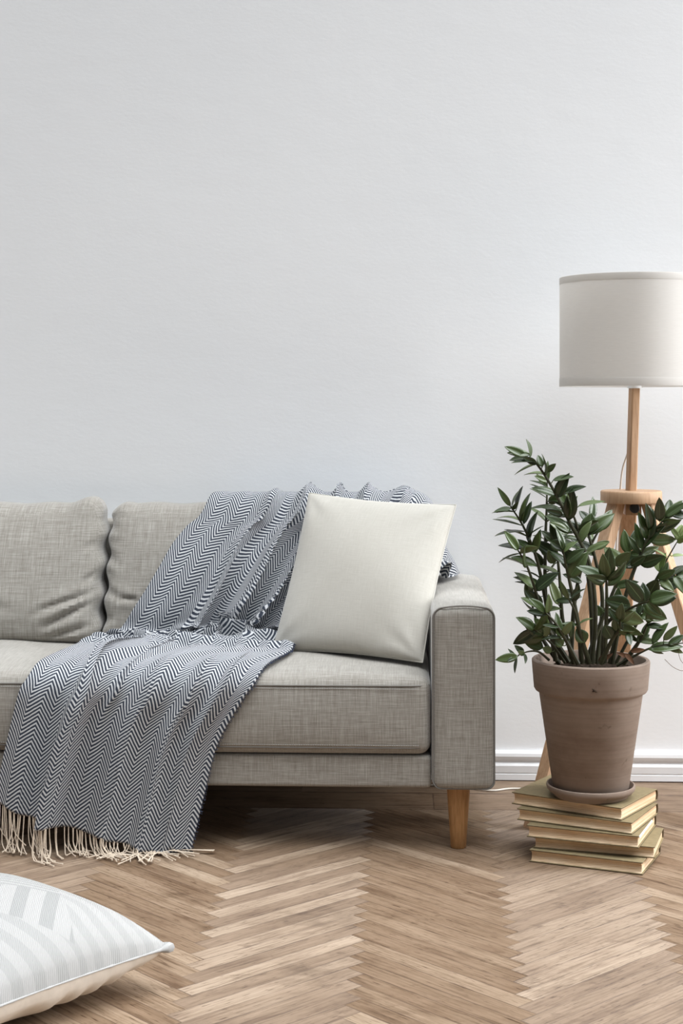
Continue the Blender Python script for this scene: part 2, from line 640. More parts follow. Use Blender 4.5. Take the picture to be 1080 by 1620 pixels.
def mat_shade():
    t = NT('white_lamp_fabric')
    co = t.n('TexCoord').outputs['Object']
    n = t.noise(t.mapping(co, (40, 40, 500)), 1.0, 2)
    c = t.ramp(n, [(0.3, (0.84, 0.825, 0.80)), (0.7, (0.87, 0.855, 0.83))])
    t.base(c)
    t.rough(0.9, 0.15)
    tr = t.n('BsdfTranslucent')
    t.l(c, tr.inputs[0])
    mx = t.n('MixShader')
    mx.inputs[0].default_value = 0.42
    t.l(t.b.outputs[0], mx.inputs[1])
    t.l(tr.outputs[0], mx.inputs[2])
    out = [q for q in t.t.nodes if q.bl_idname == 'ShaderNodeOutputMaterial'][0]
    t.l(mx.outputs[0], out.inputs[0])
    return t.m


M_shade = mat_shade()
M_shade_in = mat_plain('white_shade_lining', (0.80, 0.79, 0.76), 0.7, 0.2, 0.01)
M_metal = mat_plain('white_plastic', (0.75, 0.77, 0.78), 0.4, 0.5, 0.02)
M_black = mat_plain('black_plastic', (0.012, 0.012, 0.013), 0.5, 0.4, 0.1)
M_cord = mat_plain('white_cable', (0.72, 0.68, 0.62), 0.6, 0.3, 0.03)
M_cover = mat_plain('olive_book_cloth', (0.225, 0.178, 0.098), 0.75, 0.25, 0.10, 90, 0.05)
M_covershade = mat_plain('shaded_book_cloth', (0.105, 0.075, 0.042), 0.75, 0.25, 0.12, 90, 0.05)  # darker copy of the cover cloth, shadow of the board edges in its colour
M_pages = mat_pages()
M_clay = mat_clay()
M_soil = mat_plain('potting_soil', (0.035, 0.025, 0.018), 0.95, 0.1, 0.5, 90, 0.8)
M_stem = mat_plain('green_brown_stem', (0.036, 0.036, 0.016), 0.5, 0.35, 0.35, 40)
M_leaf = mat_leaf()
M_young = mat_young_leaf()
M_dry = mat_plain('dry_brown_leaf', (0.11, 0.055, 0.03), 0.8, 0.2, 0.4, 50)

# ------------------------------------------------------------------ room
YW = 4.854                      # the back wall's face
BORDER = 4.485                  # where the herringbone ends and the border boards begin
FX0, FX1, FY0 = -3.4, 3.6, -0.6

bm = bmesh.new()
uvl = bm.loops.layers.uv.new('UVMap')
edl = bm.loops.layers.uv.new('edge')
cll = bm.loops.layers.color.new('board')
LB, WB = 0.468, 0.047
q2 = math.sqrt(0.5)


def board(o, e1, e2, L, Wd, lim=None):
    o, e1, e2 = Vector(o + (0,)), Vector(e1 + (0,)), Vector(e2 + (0,))
    cs = [o, o + e1 * L, o + e1 * L + e2 * Wd, o + e2 * Wd]
    cx = sum((c.x for c in cs)) / 4
    cy = sum((c.y for c in cs)) / 4
    if cx < FX0 - .3 or cx > FX1 + .3 or cy < FY0 - .3 or (lim and min(c.y for c in cs) > lim):
        return
    f = bm.faces.new([bm.verts.new(c) for c in cs])
    if f.normal.z < 0:
        f.normal_flip()
    r = (random.random(), random.random(), random.random(), 1)
    pos = {}
    for c, ab in zip(cs, ((0, 0), (1, 0), (1, 1), (0, 1))):
        pos[(round(c.x, 5), round(c.y, 5))] = ab
    for l in f.loops:
        a, b = pos[(round(l.vert.co.x, 5), round(l.vert.co.y, 5))]
        l[uvl].uv = (a * L + r[2] * 9, b * Wd + r[0] * 5)
        l[edl].uv = (a, b)
        l[cll] = r


mid = atz(556, 1611, 0.0)
xc0 = mid.x - (LB - WB / 2) * q2
for c in range(-7, 9):
    x_c = xc0 + c * 2 * LB * q2
    for k in range(-12, 92):
        y = FY0 - 0.4 + k * WB / q2
        if y > BORDER + 0.5:
            continue
        board((x_c, y), (q2, q2), (-q2, q2), LB, WB, BORDER)
        board((x_c + (LB - WB) * q2, y + (LB + WB) * q2), (q2, -q2), (q2, q2), LB, WB, BORDER)
g = bm.verts[:] + bm.edges[:] + bm.faces[:]
bmesh.ops.bisect_plane(bm, geom=g, plane_co=(0, BORDER, 0), plane_no=(0, 1, 0), clear_outer=True)
for row, (ya, yb) in enumerate(((BORDER, 4.675), (4.675, YW + 0.03))):
    x = FX0 + 0.31 * row
    while x < FX1:
        L = 0.55 + random.random() * 0.25
        board((x, ya), (1, 0), (0, 1), L, yb - ya)
        x += L
floor = structure(obj('floor', bm, M_floor, smooth=False))
fm = bmesh.new()
bmesh.ops.create_cube(fm, size=1.0, matrix=Matrix.Translation(((FX0 + FX1) / 2, (FY0 + YW) / 2, -0.03)) @ Matrix.Diagonal((FX1 - FX0, YW - FY0 + 0.06, 0.058, 1)))
structure(obj('floor_base', fm, M_covershade, smooth=False)).parent = floor

bm = bmesh.new()
bmesh.ops.create_cube(bm, size=1.0, matrix=Matrix.Translation((0, YW + 0.06, 1.6)) @ Matrix.Diagonal((7.2, 0.12, 3.6, 1)))
structure(obj('wall_back', bm, M_wall, smooth=False))

# skirting board: rounded cap, hollow, flat face with a fine groove
prof = [(0.0, 0.090), (0.010, 0.089), (0.016, 0.083), (0.018, 0.074), (0.016, 0.066), (0.009, 0.060), (0.009, 0.055),
        (0.016, 0.051), (0.019, 0.046), (0.019, 0.026), (0.0165, 0.0245), (0.0165, 0.0225), (0.020, 0.021), (0.021, 0.0035), (0.018, 0.002), (0.0, 0.002)]
bm = bmesh.new()
A = [bm.verts.new((-3.4, YW - d, z)) for d, z in prof]
B = [bm.verts.new((3.6, YW - d, z)) for d, z in prof]
for i in range(len(prof)):
    j = (i + 1) % len(prof)
    bm.faces.new((A[i], A[j], B[j], B[i]))
bm.faces.new(A)
bm.faces.new(B[::-1])
bmesh.ops.recalc_face_normals(bm, faces=bm.faces[:])
structure(obj('baseboard_back', bm, M_trim, smooth=False))

# ------------------------------------------------------------------ sofa
XA0, XA1 = 0.069, 0.232         # right arm
XM = -0.887                     # middle of the sofa
XL1, XL0 = 2 * XM - XA0, 2 * XM - XA1
YF = 4.04
sofa = tag(empty('sofa', (XM, 4.43, 0)), 'light grey linen two-cushion sofa on tapered wooden legs against the wall', 'sofa')


def stitch_run(bm, a, b, n, r=0.0011):
    a, b = Vector(a), Vector(b)
    for i in range(n):
        p, q = a.lerp(b, (i + 0.18) / n), a.lerp(b, (i + 0.82) / n)
        tube(bm, [p, q], r, 5)


def arm(x0, x1):
    def fn(p, u):
        if p.z > 0.4:
            p.z += 0.012 * (1 - u.x * u.x) * min(1, (p.z - 0.4) / 0.2) * (1 - 0.25 * u.y * u.y)
        if u.y < -0.9:
            p.y -= 0.006 * (1 - u.x * u.x)
        return p
    a = obj('arm', softbox(x0, x1, YF, 4.835, 0.163, 0.625, 0.024, 0.03, fn), M_sofa, sofa, uv='box')
    # welt round the front panel
    pts = []
    r = 0.024
    for cx, cz, a0 in ((x1 - r, 0.625 - r, 0), (x0 + r, 0.625 - r, 90), (x0 + r, 0.163 + r, 180), (x1 - r, 0.163 + r, 270)):
        for k in range(7):
            an = math.radians(a0 + 15 * k)
            zz = cz + (r - 0.003) * math.sin(an)
            xx = cx + (r - 0.003) * math.cos(an)
            if zz > 0.5:
                ux = (xx - x0) / (x1 - x0) * 2 - 1
                zz += 0.012 * (1 - ux * ux)
            pts.append((xx, YF + 0.0068, zz))
    top = []
    for k in range(1, 10):          # crown between the two top corners
        xx = (x1 - r) + ((x0 + r) - (x1 - r)) * k / 10
        ux = (xx - x0) / (x1 - x0) * 2 - 1
        top.append((xx, YF + 0.0045 - 0.004 * (1 - ux * ux), 0.625 - 0.003 + 0.012 * (1 - ux * ux)))
    pts = pts[:7] + top + pts[7:]
    b = bmesh.new()
    tube(b, pts + [pts[0]], 0.0022, 6, cap=False)
    obj('welt', b, M_seam, a)


arm(XA0, XA1)
arm(XL0, XL1)

# front rail, platform and back frame
obj('base_frame', softbox(XL1 + 0.001, XA0 - 0.001, 4.062, 4.82, 0.163, 0.246, 0.010, 0.05), M_sofa, sofa, uv='box')
obj('back_frame', softbox(XL1 + 0.001, XA0 - 0.001, 4.775, 4.835, 0.246, 0.80, 0.02, 0.05), M_sofa, sofa, uv='box')


def seat(x0, x1):
    def fn(p, u):
        cx, cy = max(0, 1 - u.x ** 4), max(0, 1 - u.y ** 4)
        if u.z > 0:
            p.z += 0.018 * cx * max(0, cy) * u.z
        if u.y < -0.5:
            p.y -= 0.010 * cx * (1 - u.z * u.z)
        p.z += 0.0025 * math.sin(p.x * 23 + p.y * 9) * max(0, u.z) * cx
        return p
    s = obj('seat_cushion', softbox(x0, x1, 4.048, 4.765, 0.248, 0.450, 0.032, 0.03, fn), M_sofa, sofa, uv='box')
    b = bmesh.new()
    n = 40
    for zz, yy in ((0.4275, 4.0475), (0.268, 4.0500)):
        pts = []
        for i in range(n + 1):
            ux = -1 + 2 * i / n
            pts.append((x0 + 0.004 + (x1 - x0 - 0.008) * i / n, yy - 0.0035 * (1 - ux ** 4) + (0.02 * abs(ux) ** 40), zz))
        tube(b, pts, 0.0020, 6)
        obj('welt', b, M_seam, s)
        b = bmesh.new()
    for zz, yy in ((0.4205, 4.0435), (0.2755, 4.0455)):
        stitch_run(b, (x0 + 0.03, yy - 0.0020, zz), (x1 - 0.03, yy - 0.0020, zz), 150)
        obj('stitching', b, M_stitch, s)
        b = bmesh.new()
    b.free()


seat(XM + 0.001, XA0 - 0.002)
seat(XL1 + 0.002, XM - 0.001)

# ---- back cushions: creases are given in the X-Z plane of the face


def creases(px_list, Y):
    out = []
    for x1_, y1_, x2_, y2_, dep, wid in px_list:
        a, b = at(x1_, y1_, Y), at(x2_, y2_, Y)
        out.append((a.x, a.z, b.x, b.z, dep * 1.05, wid * 1.2))
    return out


LEFT_CR = creases([
    (62, 964, 147, 938, .010, .0065), (70, 990, 147, 953, .012, .007), (76, 1009, 147, 988, .009, .006), (50, 972, 90, 966, .004, .006),
    (130, 923, 147, 909, .008, .006), (127, 872, 147, 862, .005, .006), (60, 1024, 100, 1018, .006, .008), (135, 806, 150, 815, .007, .006),
    (-30, 955, 20, 965, .004, .010), (95, 806, 118, 796, .004, .005), (15, 815, 22, 800, .003, .005), (48, 815, 55, 800, .003, .005)], 4.52)
RIGHT_CR = creases([
    (156, 935, 190, 947, .008, .007), (188, 946, 222, 951, .009, .006), (158, 880, 180, 897, .006, .008), (158, 905, 176, 915, .005, .007),
    (160, 860, 182, 862, .004, .007), (157, 985, 180, 975, .005, .008), (163, 818, 190, 822, .006, .006), (180, 812, 186, 803, .006, .004), (190, 812, 195, 803, .005, .004)], 4.54)


def back_cushion(x0, x1, cr, ear_l, ear_r, push):
    def fn(p, u):
        q = p.copy()
        t = (p.z - 0.452) / 0.40
        cx, cz = max(0.0, 1 - abs(u.x) ** 3.2), max(0.0, 1 - abs(u.z) ** 2.6)
        if u.y < 0:                                  # puffed front
            q.y -= 0.050 * cx ** 0.6 * cz * min(1, -u.y * 1.3)
        q.y += (0.150 if u.y < 0 else 0.150 - 0.050 * min(1, u.y * 1.5)) * max(0, t)   # leans back, thinner at the top
        if u.y < 0:
            for ax_, az_, bx_, bz_, dep, wid in cr:
                dx, dz = bx_ - ax_, bz_ - az_
                L2 = dx * dx + dz * dz
                s = ((p.x - ax_) * dx + (p.z - az_) * dz) / L2
                sc = min(max(s, 0), 1)
                d = math.hypot(p.x - ax_ - dx * sc, p.z - az_ - dz * sc)
                side = (p.x - ax_) * (-dz) + (p.z - az_) * dx
                env = math.sin(math.pi * min(max(s * 0.8 + 0.18, 0), 1)) if 0 <= s <= 1 else 0.35
                gsn = math.exp(-(d / wid) ** 2)
                hump = math.exp(-((d - 2.2 * wid) / (1.7 * wid)) ** 2)
                q.y += env * dep * (gsn - 0.45 * hump)
        # soft scalloped side seams, ears at the top corners
        sd = abs(u.x) ** 10
        q.x -= math.copysign(0.006, u.x) * sd * (0.6 + math.sin(p.z * 70 + (1 if u.x > 0 else 2.3)))
        tp = max(0, u.z) ** 3
        if ear_r:
            q.z += tp * (0.020 * math.exp(-((x1 - 0.060 - p.x) / 0.040) ** 2) - 0.012 * math.exp(-((x1 - p.x) / 0.018) ** 2))
        if ear_l:
            q.z += tp * (0.006 * math.exp(-((p.x - x0 - 0.045) / 0.02) ** 2) - 0.014 * math.exp(-((p.x - x0) / 0.025) ** 2))
        q.z += tp * 0.0025 * math.sin(p.x * 40)
        q.y += push
        return q
    c = obj('back_cushion', softbox(x0, x1, 4.515, 4.665, 0.456, 0.852, 0.036, 0.0085, fn), M_sofa, sofa, uv='box')
    return c


back_cushion(XL1 + 0.003, XM + 0.002, LEFT_CR, False, True, 0.0)
back_cushion(XM + 0.009, XA0 - 0.003, RIGHT_CR, True, False, 0.012)

for x in (XA0 + 0.070, XL1 - 0.070):
    for y in (4.107, 4.765):
        b = bmesh.new()
        lathe(b, [(0, 0.0), (0.018, 0.0), (0.0200, 0.002), (0.0305, 0.160), (0.0305, 0.1655), (0, 0.1655)], x, y, 32)
        obj('leg', b, M_oak, sofa)

# ------------------------------------------------------------------ throw blanket
# section of the sofa under the blanket (Y, z), from behind the back to the floor
sec = catmull([(4.80, 0.80, 0), (4.765, 0.862, 0), (4.715, 0.878, 0), (4.655, 0.862, 0), (4.604, 0.79, 0), (4.544, 0.68, 0), (4.505, 0.57, 0), (4.492, 0.505, 0),
               (4.440, 0.474, 0), (4.36, 0.474, 0), (4.22, 0.474, 0), (4.10, 0.468, 0), (4.052, 0.450, 0), (4.032, 0.415, 0), (4.030, 0.34, 0), (4.030, 0.25, 0), (4.030, 0.12, 0), (4.030, -0.02, 0)], 400)
SEC = np.array([(p.x, p.y) for p in sec])
sl = np.concatenate([[0], np.cumsum(np.hypot(*np.diff(SEC, axis=0).T))])
SS = np.linspace(0, sl[-1], 500)
SY, SZ = np.interp(SS, sl, SEC[:, 0]), np.interp(SS, sl, SEC[:, 1])
TY, TZ = np.gradient(SY), np.gradient(SZ)
tn = np.hypot(TY, TZ)
NY, NZ = TZ / tn, -TY / tn        # outward normal (towards the room and up)


def on_section(px, py, lo=0.0, hi=99.0):
    """(X, s) of the point of the section seen at a pixel."""
    best = None
    for s, y, z in zip(SS, SY, SZ):
        if s < lo or s > hi:
            continue
        p = at(px, py, float(y))
        e = abs(p.z - z)
        if best is None or e < best[0]:
            best = (e, p.x, s)
    return best[1], best[2]


LEFT_E = [(352, 802), (322, 808), (296, 834), (274, 862), (254, 895), (232, 932), (206, 973), (178, 1008), (140, 1016), (93, 1036), (52, 1064), (33, 1090), (20, 1140), (5, 1205), (-6, 1266)]
RIGHT_E = [(724, 858), (722, 872), (708, 895), (690, 905), (655, 940), (590, 978), (540, 1002), (505, 1016), (476, 1024), (452, 1038), (410, 1070), (384, 1106), (344, 1178), (322, 1262), (300, 1356)]
s_prev = 0.045
LXS, RXS = [], []
for i, (a, b) in enumerate(LEFT_E):
    x, s = on_section(a, b, s_prev, s_prev + 0.35) if i > 0 else (at(a, b, 4.72).x, 0.05)
    s_prev = s
    LXS.append((x, s))
s_prev = 0.045
for i, (a, b) in enumerate(RIGHT_E):
    if i < 4:
        x, s = (0.30, 0.30, 0.29, 0.24)[i], (0.05, 0.11, 0.18, 0.27)[i]
    else:
        x, s = on_section(a, b, s_prev, s_prev + 0.35)
    s_prev = s
    RXS.append((x, s))


def resample(E, n):
    E = np.array(E)
    # length along the surface
    d = np.concatenate([[0], np.cumsum(np.hypot(np.diff(E[:, 0]), np.diff(E[:, 1])))])
    C = np.array([(p.x, p.y) for p in catmull([(x, s, 0) for x, s in E], 600)])
    d = np.concatenate([[0], np.cumsum(np.hypot(*np.diff(C, axis=0).T))])
    q = np.linspace(0, d[-1], n)
    return np.interp(q, d, C[:, 0]), np.interp(q, d, C[:, 1]), d[-1]


NU, NV = 132, 230
lx, ls, ll = resample(LXS, NV)
rx, rs, rl = resample(RXS, NV)
u = np.linspace(0, 1, NU)[None, :]
t = np.linspace(0, 1, NV)[:, None]
CX = lx[:, None] * (1 - u) + rx[:, None] * u
CS = ls[:, None] * (1 - u) + rs[:, None] * u
UU, TT = np.broadcast_to(u, CX.shape), np.broadcast_to(t, CX.shape)

# folds: (keys of (t, u), width in u, keys of (t, height))
def lane(keys, tt):
    k = np.array(keys)
    return np.interp(tt, k[:, 0], k[:, 1])


FOLDS = [
    ([(0, .10), (.2, .12), (.4, .15)], .045, [(0, 0), (.06, .006), (.3, .010), (.42, .004), (.5, 0)]),
    ([(0, .20), (.2, .235), (.36, .30), (.46, .33)], .030, [(0, .006), (.08, .020), (.3, .036), (.40, .030), (.47, 0)]),
    ([(0, .32), (.15, .345), (.35, .425), (.5, .50)], .034, [(0, .026), (.1, .040), (.35, .052), (.44, .020), (.5, 0)]),
    ([(0, .42), (.2, .455), (.4, .545), (.5, .60)], .020, [(0, .036), (.1, .030), (.25, .020), (.38, .045), (.48, .020), (.55, 0)]),
    ([(0, .52), (.2, .56), (.45, .70)], .030, [(0, .030), (.1, .036), (.4, .034), (.5, .010), (.55, 0)]),
    ([(0, .64), (.3, .74)], .045, [(0, .022), (.1, .016), (.3, 0)]),
    ([(0, .78), (.3, .86)], .05, [(0, .008), (.15, .006), (.3, 0)]),
    # over the seat edge and down
    ([(.5, .10), (.7, .09), (1, .12)], .070, [(.5, .004), (.62, .006), (.8, .012), (1, .018)]),
    ([(.46, .36), (.58, .35), (.72, .31), (1, .285)], .052, [(.46, 0), (.54, .022), (.62, .042), (.8, .072), (1, .076)]),
    ([(.5, .475), (.62, .44), (.8, .42)], .022, [(.5, 0), (.57, .022), (.66, .026), (.8, .006), (1, 0)]),
    ([(.5, .60), (.65, .585), (1, .56)], .075, [(.5, .004), (.58, .014), (.7, .024), (1, .028)]),
    ([(.5, .76), (.7, .765), (1, .75)], .050, [(.5, 0), (.58, .012), (.7, .024), (1, .034)]),
    ([(.53, .88), (.7, .88), (1, .86)], .034, [(.53, 0), (.62, .016), (.8, .026), (1, .020)]),
]
HH = np.zeros_like(CX)
for cu, w, hk in FOLDS:
    c = lane(cu, TT)
    HH += 1.25 * lane(hk, TT) * np.exp(-((UU - c) / w) ** 2)
# short cross folds where the cloth gathers on the seat
CROSS = [(.02, .445, .60, .468, .012, .022), (.20, .490, .80, .470, .010, .030), (.48, .452, .98, .520, .012, .028), (.05, .520, .50, .548, .012, .018), (.50, .545, .95, .560, .011, .024),
         (.30, .405, .62, .432, .011, .026), (.62, .500, .99, .497, .009, .020), (.02, .475, .3, .50, .010, .014), (.15, .57, .42, .585, .012, .012), (.40, .515, .75, .512, .009, .018)]
for (u0, t0, u1, t1, w, h) in CROSS:
    f = np.clip((UU - u0) / (u1 - u0), 0, 1)
    tc = t0 + (t1 - t0) * f
    env = np.exp(-(np.clip(np.maximum(u0 - UU, UU - u1), 0, 9) / .06) ** 2)
    HH += h * env * np.exp(-((TT - tc) / w) ** 2)


def place(X, Sv, h):
    y = np.interp(Sv, SS, SY)
    z = np.interp(Sv, SS, SZ)
    ny = np.interp(Sv, SS, NY)
    nz = np.interp(Sv, SS, NZ)
    return np.stack([X, y + ny * h, z + nz * h], -1)


# past the end of the back cushion the cloth rolls over the corner and falls to the arm
XR0, RR = 0.028, 0.060
onback = np.clip((0.40 - CS) / 0.06, 0, 1)
ex = np.maximum(CX - XR0, 0) * onback
th = np.minimum(ex / RR, math.pi / 2)
fall = np.maximum(ex - RR * math.pi / 2, 0)
CXW = np.where(ex > 0, np.minimum(CX, XR0) + RR * np.sin(th) + (CX - XR0 - ex), CX)
P = place(CXW, CS, HH * (1 - 0.6 * (ex > 0)) + 0.006)
dropz = RR * (1 - np.cos(th)) + fall
P[..., 2] -= dropz
P[..., 0] += np.where(fall > 0, 0.36 * fall + 0.008 * np.sin(fall * 30 + CS * 20), 0)
low = np.maximum(0.648 - P[..., 2], 0) * (P[..., 0] > XA0 + 0.005)
P[..., 2] += low
P[..., 0] += low * 0.25
slope = np.gradient(HH, axis=1) / (np.gradient(CX, axis=1) + 1e-6)
P[..., 0] += -0.33 * HH * np.clip(-slope, -0.5, 1.0) * (ex <= 0)
WRAP = (ex > 0.0)

REST = P.copy()
du = np.linalg.norm(np.diff(CX, axis=1)[..., None] * [1] + 0, axis=-1)
flat = place(CX, CS, np.full_like(CX, 0.006))
Ru = np.maximum(np.linalg.norm(np.diff(REST, axis=1), axis=-1) * 1.01, np.linalg.norm(np.diff(flat, axis=1), axis=-1) * 1.06)
Rv = np.linalg.norm(np.diff(REST, axis=0), axis=-1) * 1.005


def collide(P):
    """Keep the cloth outside the sofa's section and above the floor."""
    y, z = P[..., 1].ravel(), P[..., 2].ravel()
    best = np.full(y.shape, 1e9)
    bi = np.zeros(y.shape, int)
    for i in range(0, 500, 4):
        d = (y - SY[i]) ** 2 + (z - SZ[i]) ** 2
        m = d < best
        best[m] = d[m]
        bi[m] = i
    h = (y - SY[bi]) * NY[bi] + (z - SZ[bi]) * NZ[bi]
    push = np.clip(0.006 - h, 0, 0.05)
    skip = WRAP.ravel()
    push[skip] = 0
    P[..., 1] += (push * NY[bi]).reshape(P.shape[:2])
    P[..., 2] += (push * NZ[bi]).reshape(P.shape[:2])
    P[..., 2] = np.maximum(P[..., 2], 0.006)
    return P


def dist_pass(P, axis, rest, k, off):
    n = P.shape[axis]
    sl_a = [slice(None), slice(None)]
    sl_b = [slice(None), slice(None)]
    sl_r = [slice(None), slice(None)]
    sl_a[axis] = slice(off, n - 1, 2)
    sl_b[axis] = slice(off + 1, n, 2)
    sl_r[axis] = slice(off, n - 1, 2)
    a, b = P[tuple(sl_a)], P[tuple(sl_b)]
    d = b - a
    L = np.linalg.norm(d, axis=-1, keepdims=True) + 1e-9
    c = d / L * ((L - rest[tuple(sl_r)][..., None]) * 0.5 * k)
    P[tuple(sl_a)] += c
    P[tuple(sl_b)] -= c


noise = rng.rand(*P.shape)
P[..., 1] += (noise[..., 1] - 0.5) * 0.002
gate_l = np.exp(-(UU / 0.03) ** 2)
gate_r = np.exp(-((1 - UU) / 0.03) ** 2)
pin = np.clip(gate_l + gate_r, 0, 1)[..., None] * 0.5
pin[:6] = 1.0
pin[WRAP] = 0.5
for it in range(140):
    P[..., 2] -= 0.0003
    for off in (0, 1):
        dist_pass(P, 0, Rv, 0.9, off)
    for off in (0, 1):
        dist_pass(P, 1, Ru, 0.5, off)
    # bending: pull towards the mean of the neighbours
    Lp = np.zeros_like(P)
    Lp[1:-1, :] += 0.25 * (P[2:, :] + P[:-2, :] - 2 * P[1:-1, :])
    Lp[:, 1:-1] += 0.25 * (P[:, 2:] + P[:, :-2] - 2 * P[:, 1:-1])
    P += Lp * 0.05
    P += (REST - P) * 0.03
    P += (REST - P) * pin
    if it % 2 == 0 or it > 130:
        P = collide(P)

blanket = tag(empty('throw_blanket', (-0.62, 4.25, 0)), 'navy and white herringbone throw blanket with cream tassels draped over the sofa', 'blanket')
bm = bmesh.new()
uvl = bm.loops.layers.uv.new('UVMap')
G = [[bm.verts.new(P[i, j]) for j in range(NU)] for i in range(NV)]
VL = (ll + rl) / 2
WU = 0.66
# cloth coordinates: across at constant width, along measured on each column
along = np.concatenate([np.zeros((1, NU)), np.cumsum(np.linalg.norm(np.diff(P, axis=0), axis=-1), axis=0)])
along = along - along[-1:, :]
across = np.concatenate([np.zeros((NV, 1)), np.cumsum(np.linalg.norm(np.diff(P, axis=1), axis=-1), axis=1)], axis=1)


def smooth(A, axis, n):
    for _ in range(n):
        B = np.moveaxis(A, axis, 0).copy()
        B[1:-1] = 0.25 * B[:-2] + 0.5 * B[1:-1] + 0.25 * B[2:]
        A = np.moveaxis(B, 0, axis)
    return A


across = smooth(across, 0, 60)
along = smooth(along, 1, 40)
for i in range(NV - 1):
    for j in range(NU - 1):
        f = bm.faces.new((G[i][j], G[i + 1][j], G[i + 1][j + 1], G[i][j + 1]))
        for l, (a, b) in zip(f.loops, ((i, j), (i + 1, j), (i + 1, j + 1), (i, j + 1))):
            l[uvl].uv = (across[a, b], along[a, b])
cloth = obj('woven_cloth', bm, M_wool, blanket)
sm = cloth.modifiers.new('thickness', 'SOLIDIFY')
sm.thickness = 0.0035
sm.offset = 1.0

# tassels along the hem, reaching the floor and lying on it
NT_ = 58
for i in range(NT_):
    uu = (i + 0.5 + random.uniform(-.3, .3)) / NT_
    j = min(NU - 1, int(uu * (NU - 1)))
    p0 = Vector(P[-1, j])
    p0.z = max(p0.z, 0.006)
    L = random.uniform(0.105, 0.140) * (1 - 0.38 * uu)
    b = bmesh.new()
    lean0 = Vector((random.gauss(0.06, 0.10), random.gauss(-0.12, 0.07), 0))
    for strand in range(2):
        lean = lean0 + Vector((random.gauss(0, .10), random.gauss(0, .05), 0))
        curl = Vector((random.gauss(0.18, 0.38), random.gauss(-0.12, 0.15), 0))
        out = Vector((random.gauss(0.5, 0.7), -1.0 + random.gauss(0, .4), 0)).normalized()
        if uu > 0.94:
            out = Vector((1.0, -0.06 + random.gauss(0, .10), 0)).normalized()
        p = p0 + Vector((random.uniform(-.002, .002), -0.002, 0.004))
        n = 18
        pts = []
        for k in range(n + 1):
            f = k / n
            pts.append(Vector((p.x, p.y, max(p.z, 0.0030 + 0.0010 * strand))))
            if p.z > 0.010:
                st = Vector((0, 0, -1)) + lean * (0.3 + f) + curl * (1.6 * f * f)
                if p.z < 0.035:
                    st += out * (0.035 - p.z) / 0.022
            else:
                st = out + Vector((curl.x * 0.8 * f, 0, 0))
            p = p + st.normalized() * (L / n)
        tube(b, pts, [0.00125] * n + [0.0019], 5)
    obj('tassel', b, M_yarn, blanket)

# frayed navy edge down the right side
b = bmesh.new()
for i in range(int(NV * 0.52), NV - 2):
    for k in range(3):
        f = random.random()
        p = Vector(P[i, -1]).lerp(Vector(P[i + 1, -1]), f)
        q = Vector(P[i, -3])
        d = (p - q).normalized()
        d = (d + Vector((random.gauss(0, .35), random.gauss(-.2, .3), random.gauss(-.25, .35)))).normalized()
        tube(b, [p - d * 0.002, p + d * random.uniform(.003, .008)], 0.0006, 4)
fr = obj('frayed_edge', b, M_navy, blanket)
fr['kind'] = 'stuff'

# ------------------------------------------------------------------ beige pillow on the sofa
def pillow_mesh(c00, c10, c11, c01, thick, n=56, pinch=0.022, both=True, front=None, wr=None):
    """Square pillow through four corners (counter-clockwise seen from the front)."""
    c00, c10, c11, c01 = map(Vector, (c00, c10, c11, c01))
    nrm = (c10 - c00).cross(c01 - c00).normalized()
    bm = bmesh.new()
    uvl = bm.loops.layers.uv.new('UVMap')
    grids = []
    for side in (1, -1):
        g = []
        for i in range(n + 1):
            row = []
            for j in range(n + 1):
                a = 0.5 - 0.5 * math.cos(math.pi * i / n)
                b_ = 0.5 - 0.5 * math.cos(math.pi * j / n)
                a = 0.5 * a + 0.5 * i / n
                b_ = 0.5 * b_ + 0.5 * j / n
                # edges drawn in between the corners
                aa = a + pinch * math.sin(math.pi * b_) * (0.5 - a) * 2
                bb = b_ + pinch * math.sin(math.pi * a) * (0.5 - b_) * 2
                p = c00.lerp(c10, bb).lerp(c01.lerp(c11, bb), aa)
                x, y = 2 * a - 1, 2 * b_ - 1
                k = max(0, (1 - x * x) * (1 - y * y))
                hgt = thick * k ** 0.46
                if wr:
                    hgt += wr(a, b_, side) * min(1, k * 6)
                row.append((p + nrm * side * hgt, (b_, a)))
            g.append(row)
        grids.append(g)
    return bm, uvl, grids, n


def fill_pillow(bm, uvl, grids, n, sides, post=None, scale=0.46):
    edge = {}
    for si in sides:
        g = grids[si]
        vs = {}
        for i in range(n + 1):
            for j in range(n + 1):
                e = i in (0, n) or j in (0, n)
                co = g[i][j][0]
                if post:
                    co = post(co.copy())
                if e and (i, j) in edge:
                    vs[i, j] = edge[i, j]
                else:
                    vs[i, j] = bm.verts.new(co)
                    if e:
                        edge[i, j] = vs[i, j]
        for i in range(n):
            for j in range(n):
                q = [(i, j), (i, j + 1), (i + 1, j + 1), (i + 1, j)]
                if si == 1:
                    q = q[::-1]
                f = bm.faces.new([vs[k] for k in q])
                for l, k in zip(f.loops, q):
                    uvv = g[k[0]][k[1]][1]
                    l[uvl].uv = (uvv[0] * scale, uvv[1] * scale)


def wr1(a, b, side):
    s = 0.0
    s += 0.0020 * math.sin(9 * a + 5 * b) + 0.0015 * math.sin(14 * b - 8 * a + 1)
    # pull lines out of the corners
    for ca, cb, an in ((0, 0, .8), (0, 1, 2.3), (1, 1, 3.9), (1, 0, 5.5)):
        d = math.hypot(a - ca, b - cb)
        th = math.atan2(a - ca, b - cb)
        s += 0.0035 * math.exp(-(d / .22) ** 2) * math.sin(9 * th)
    return s


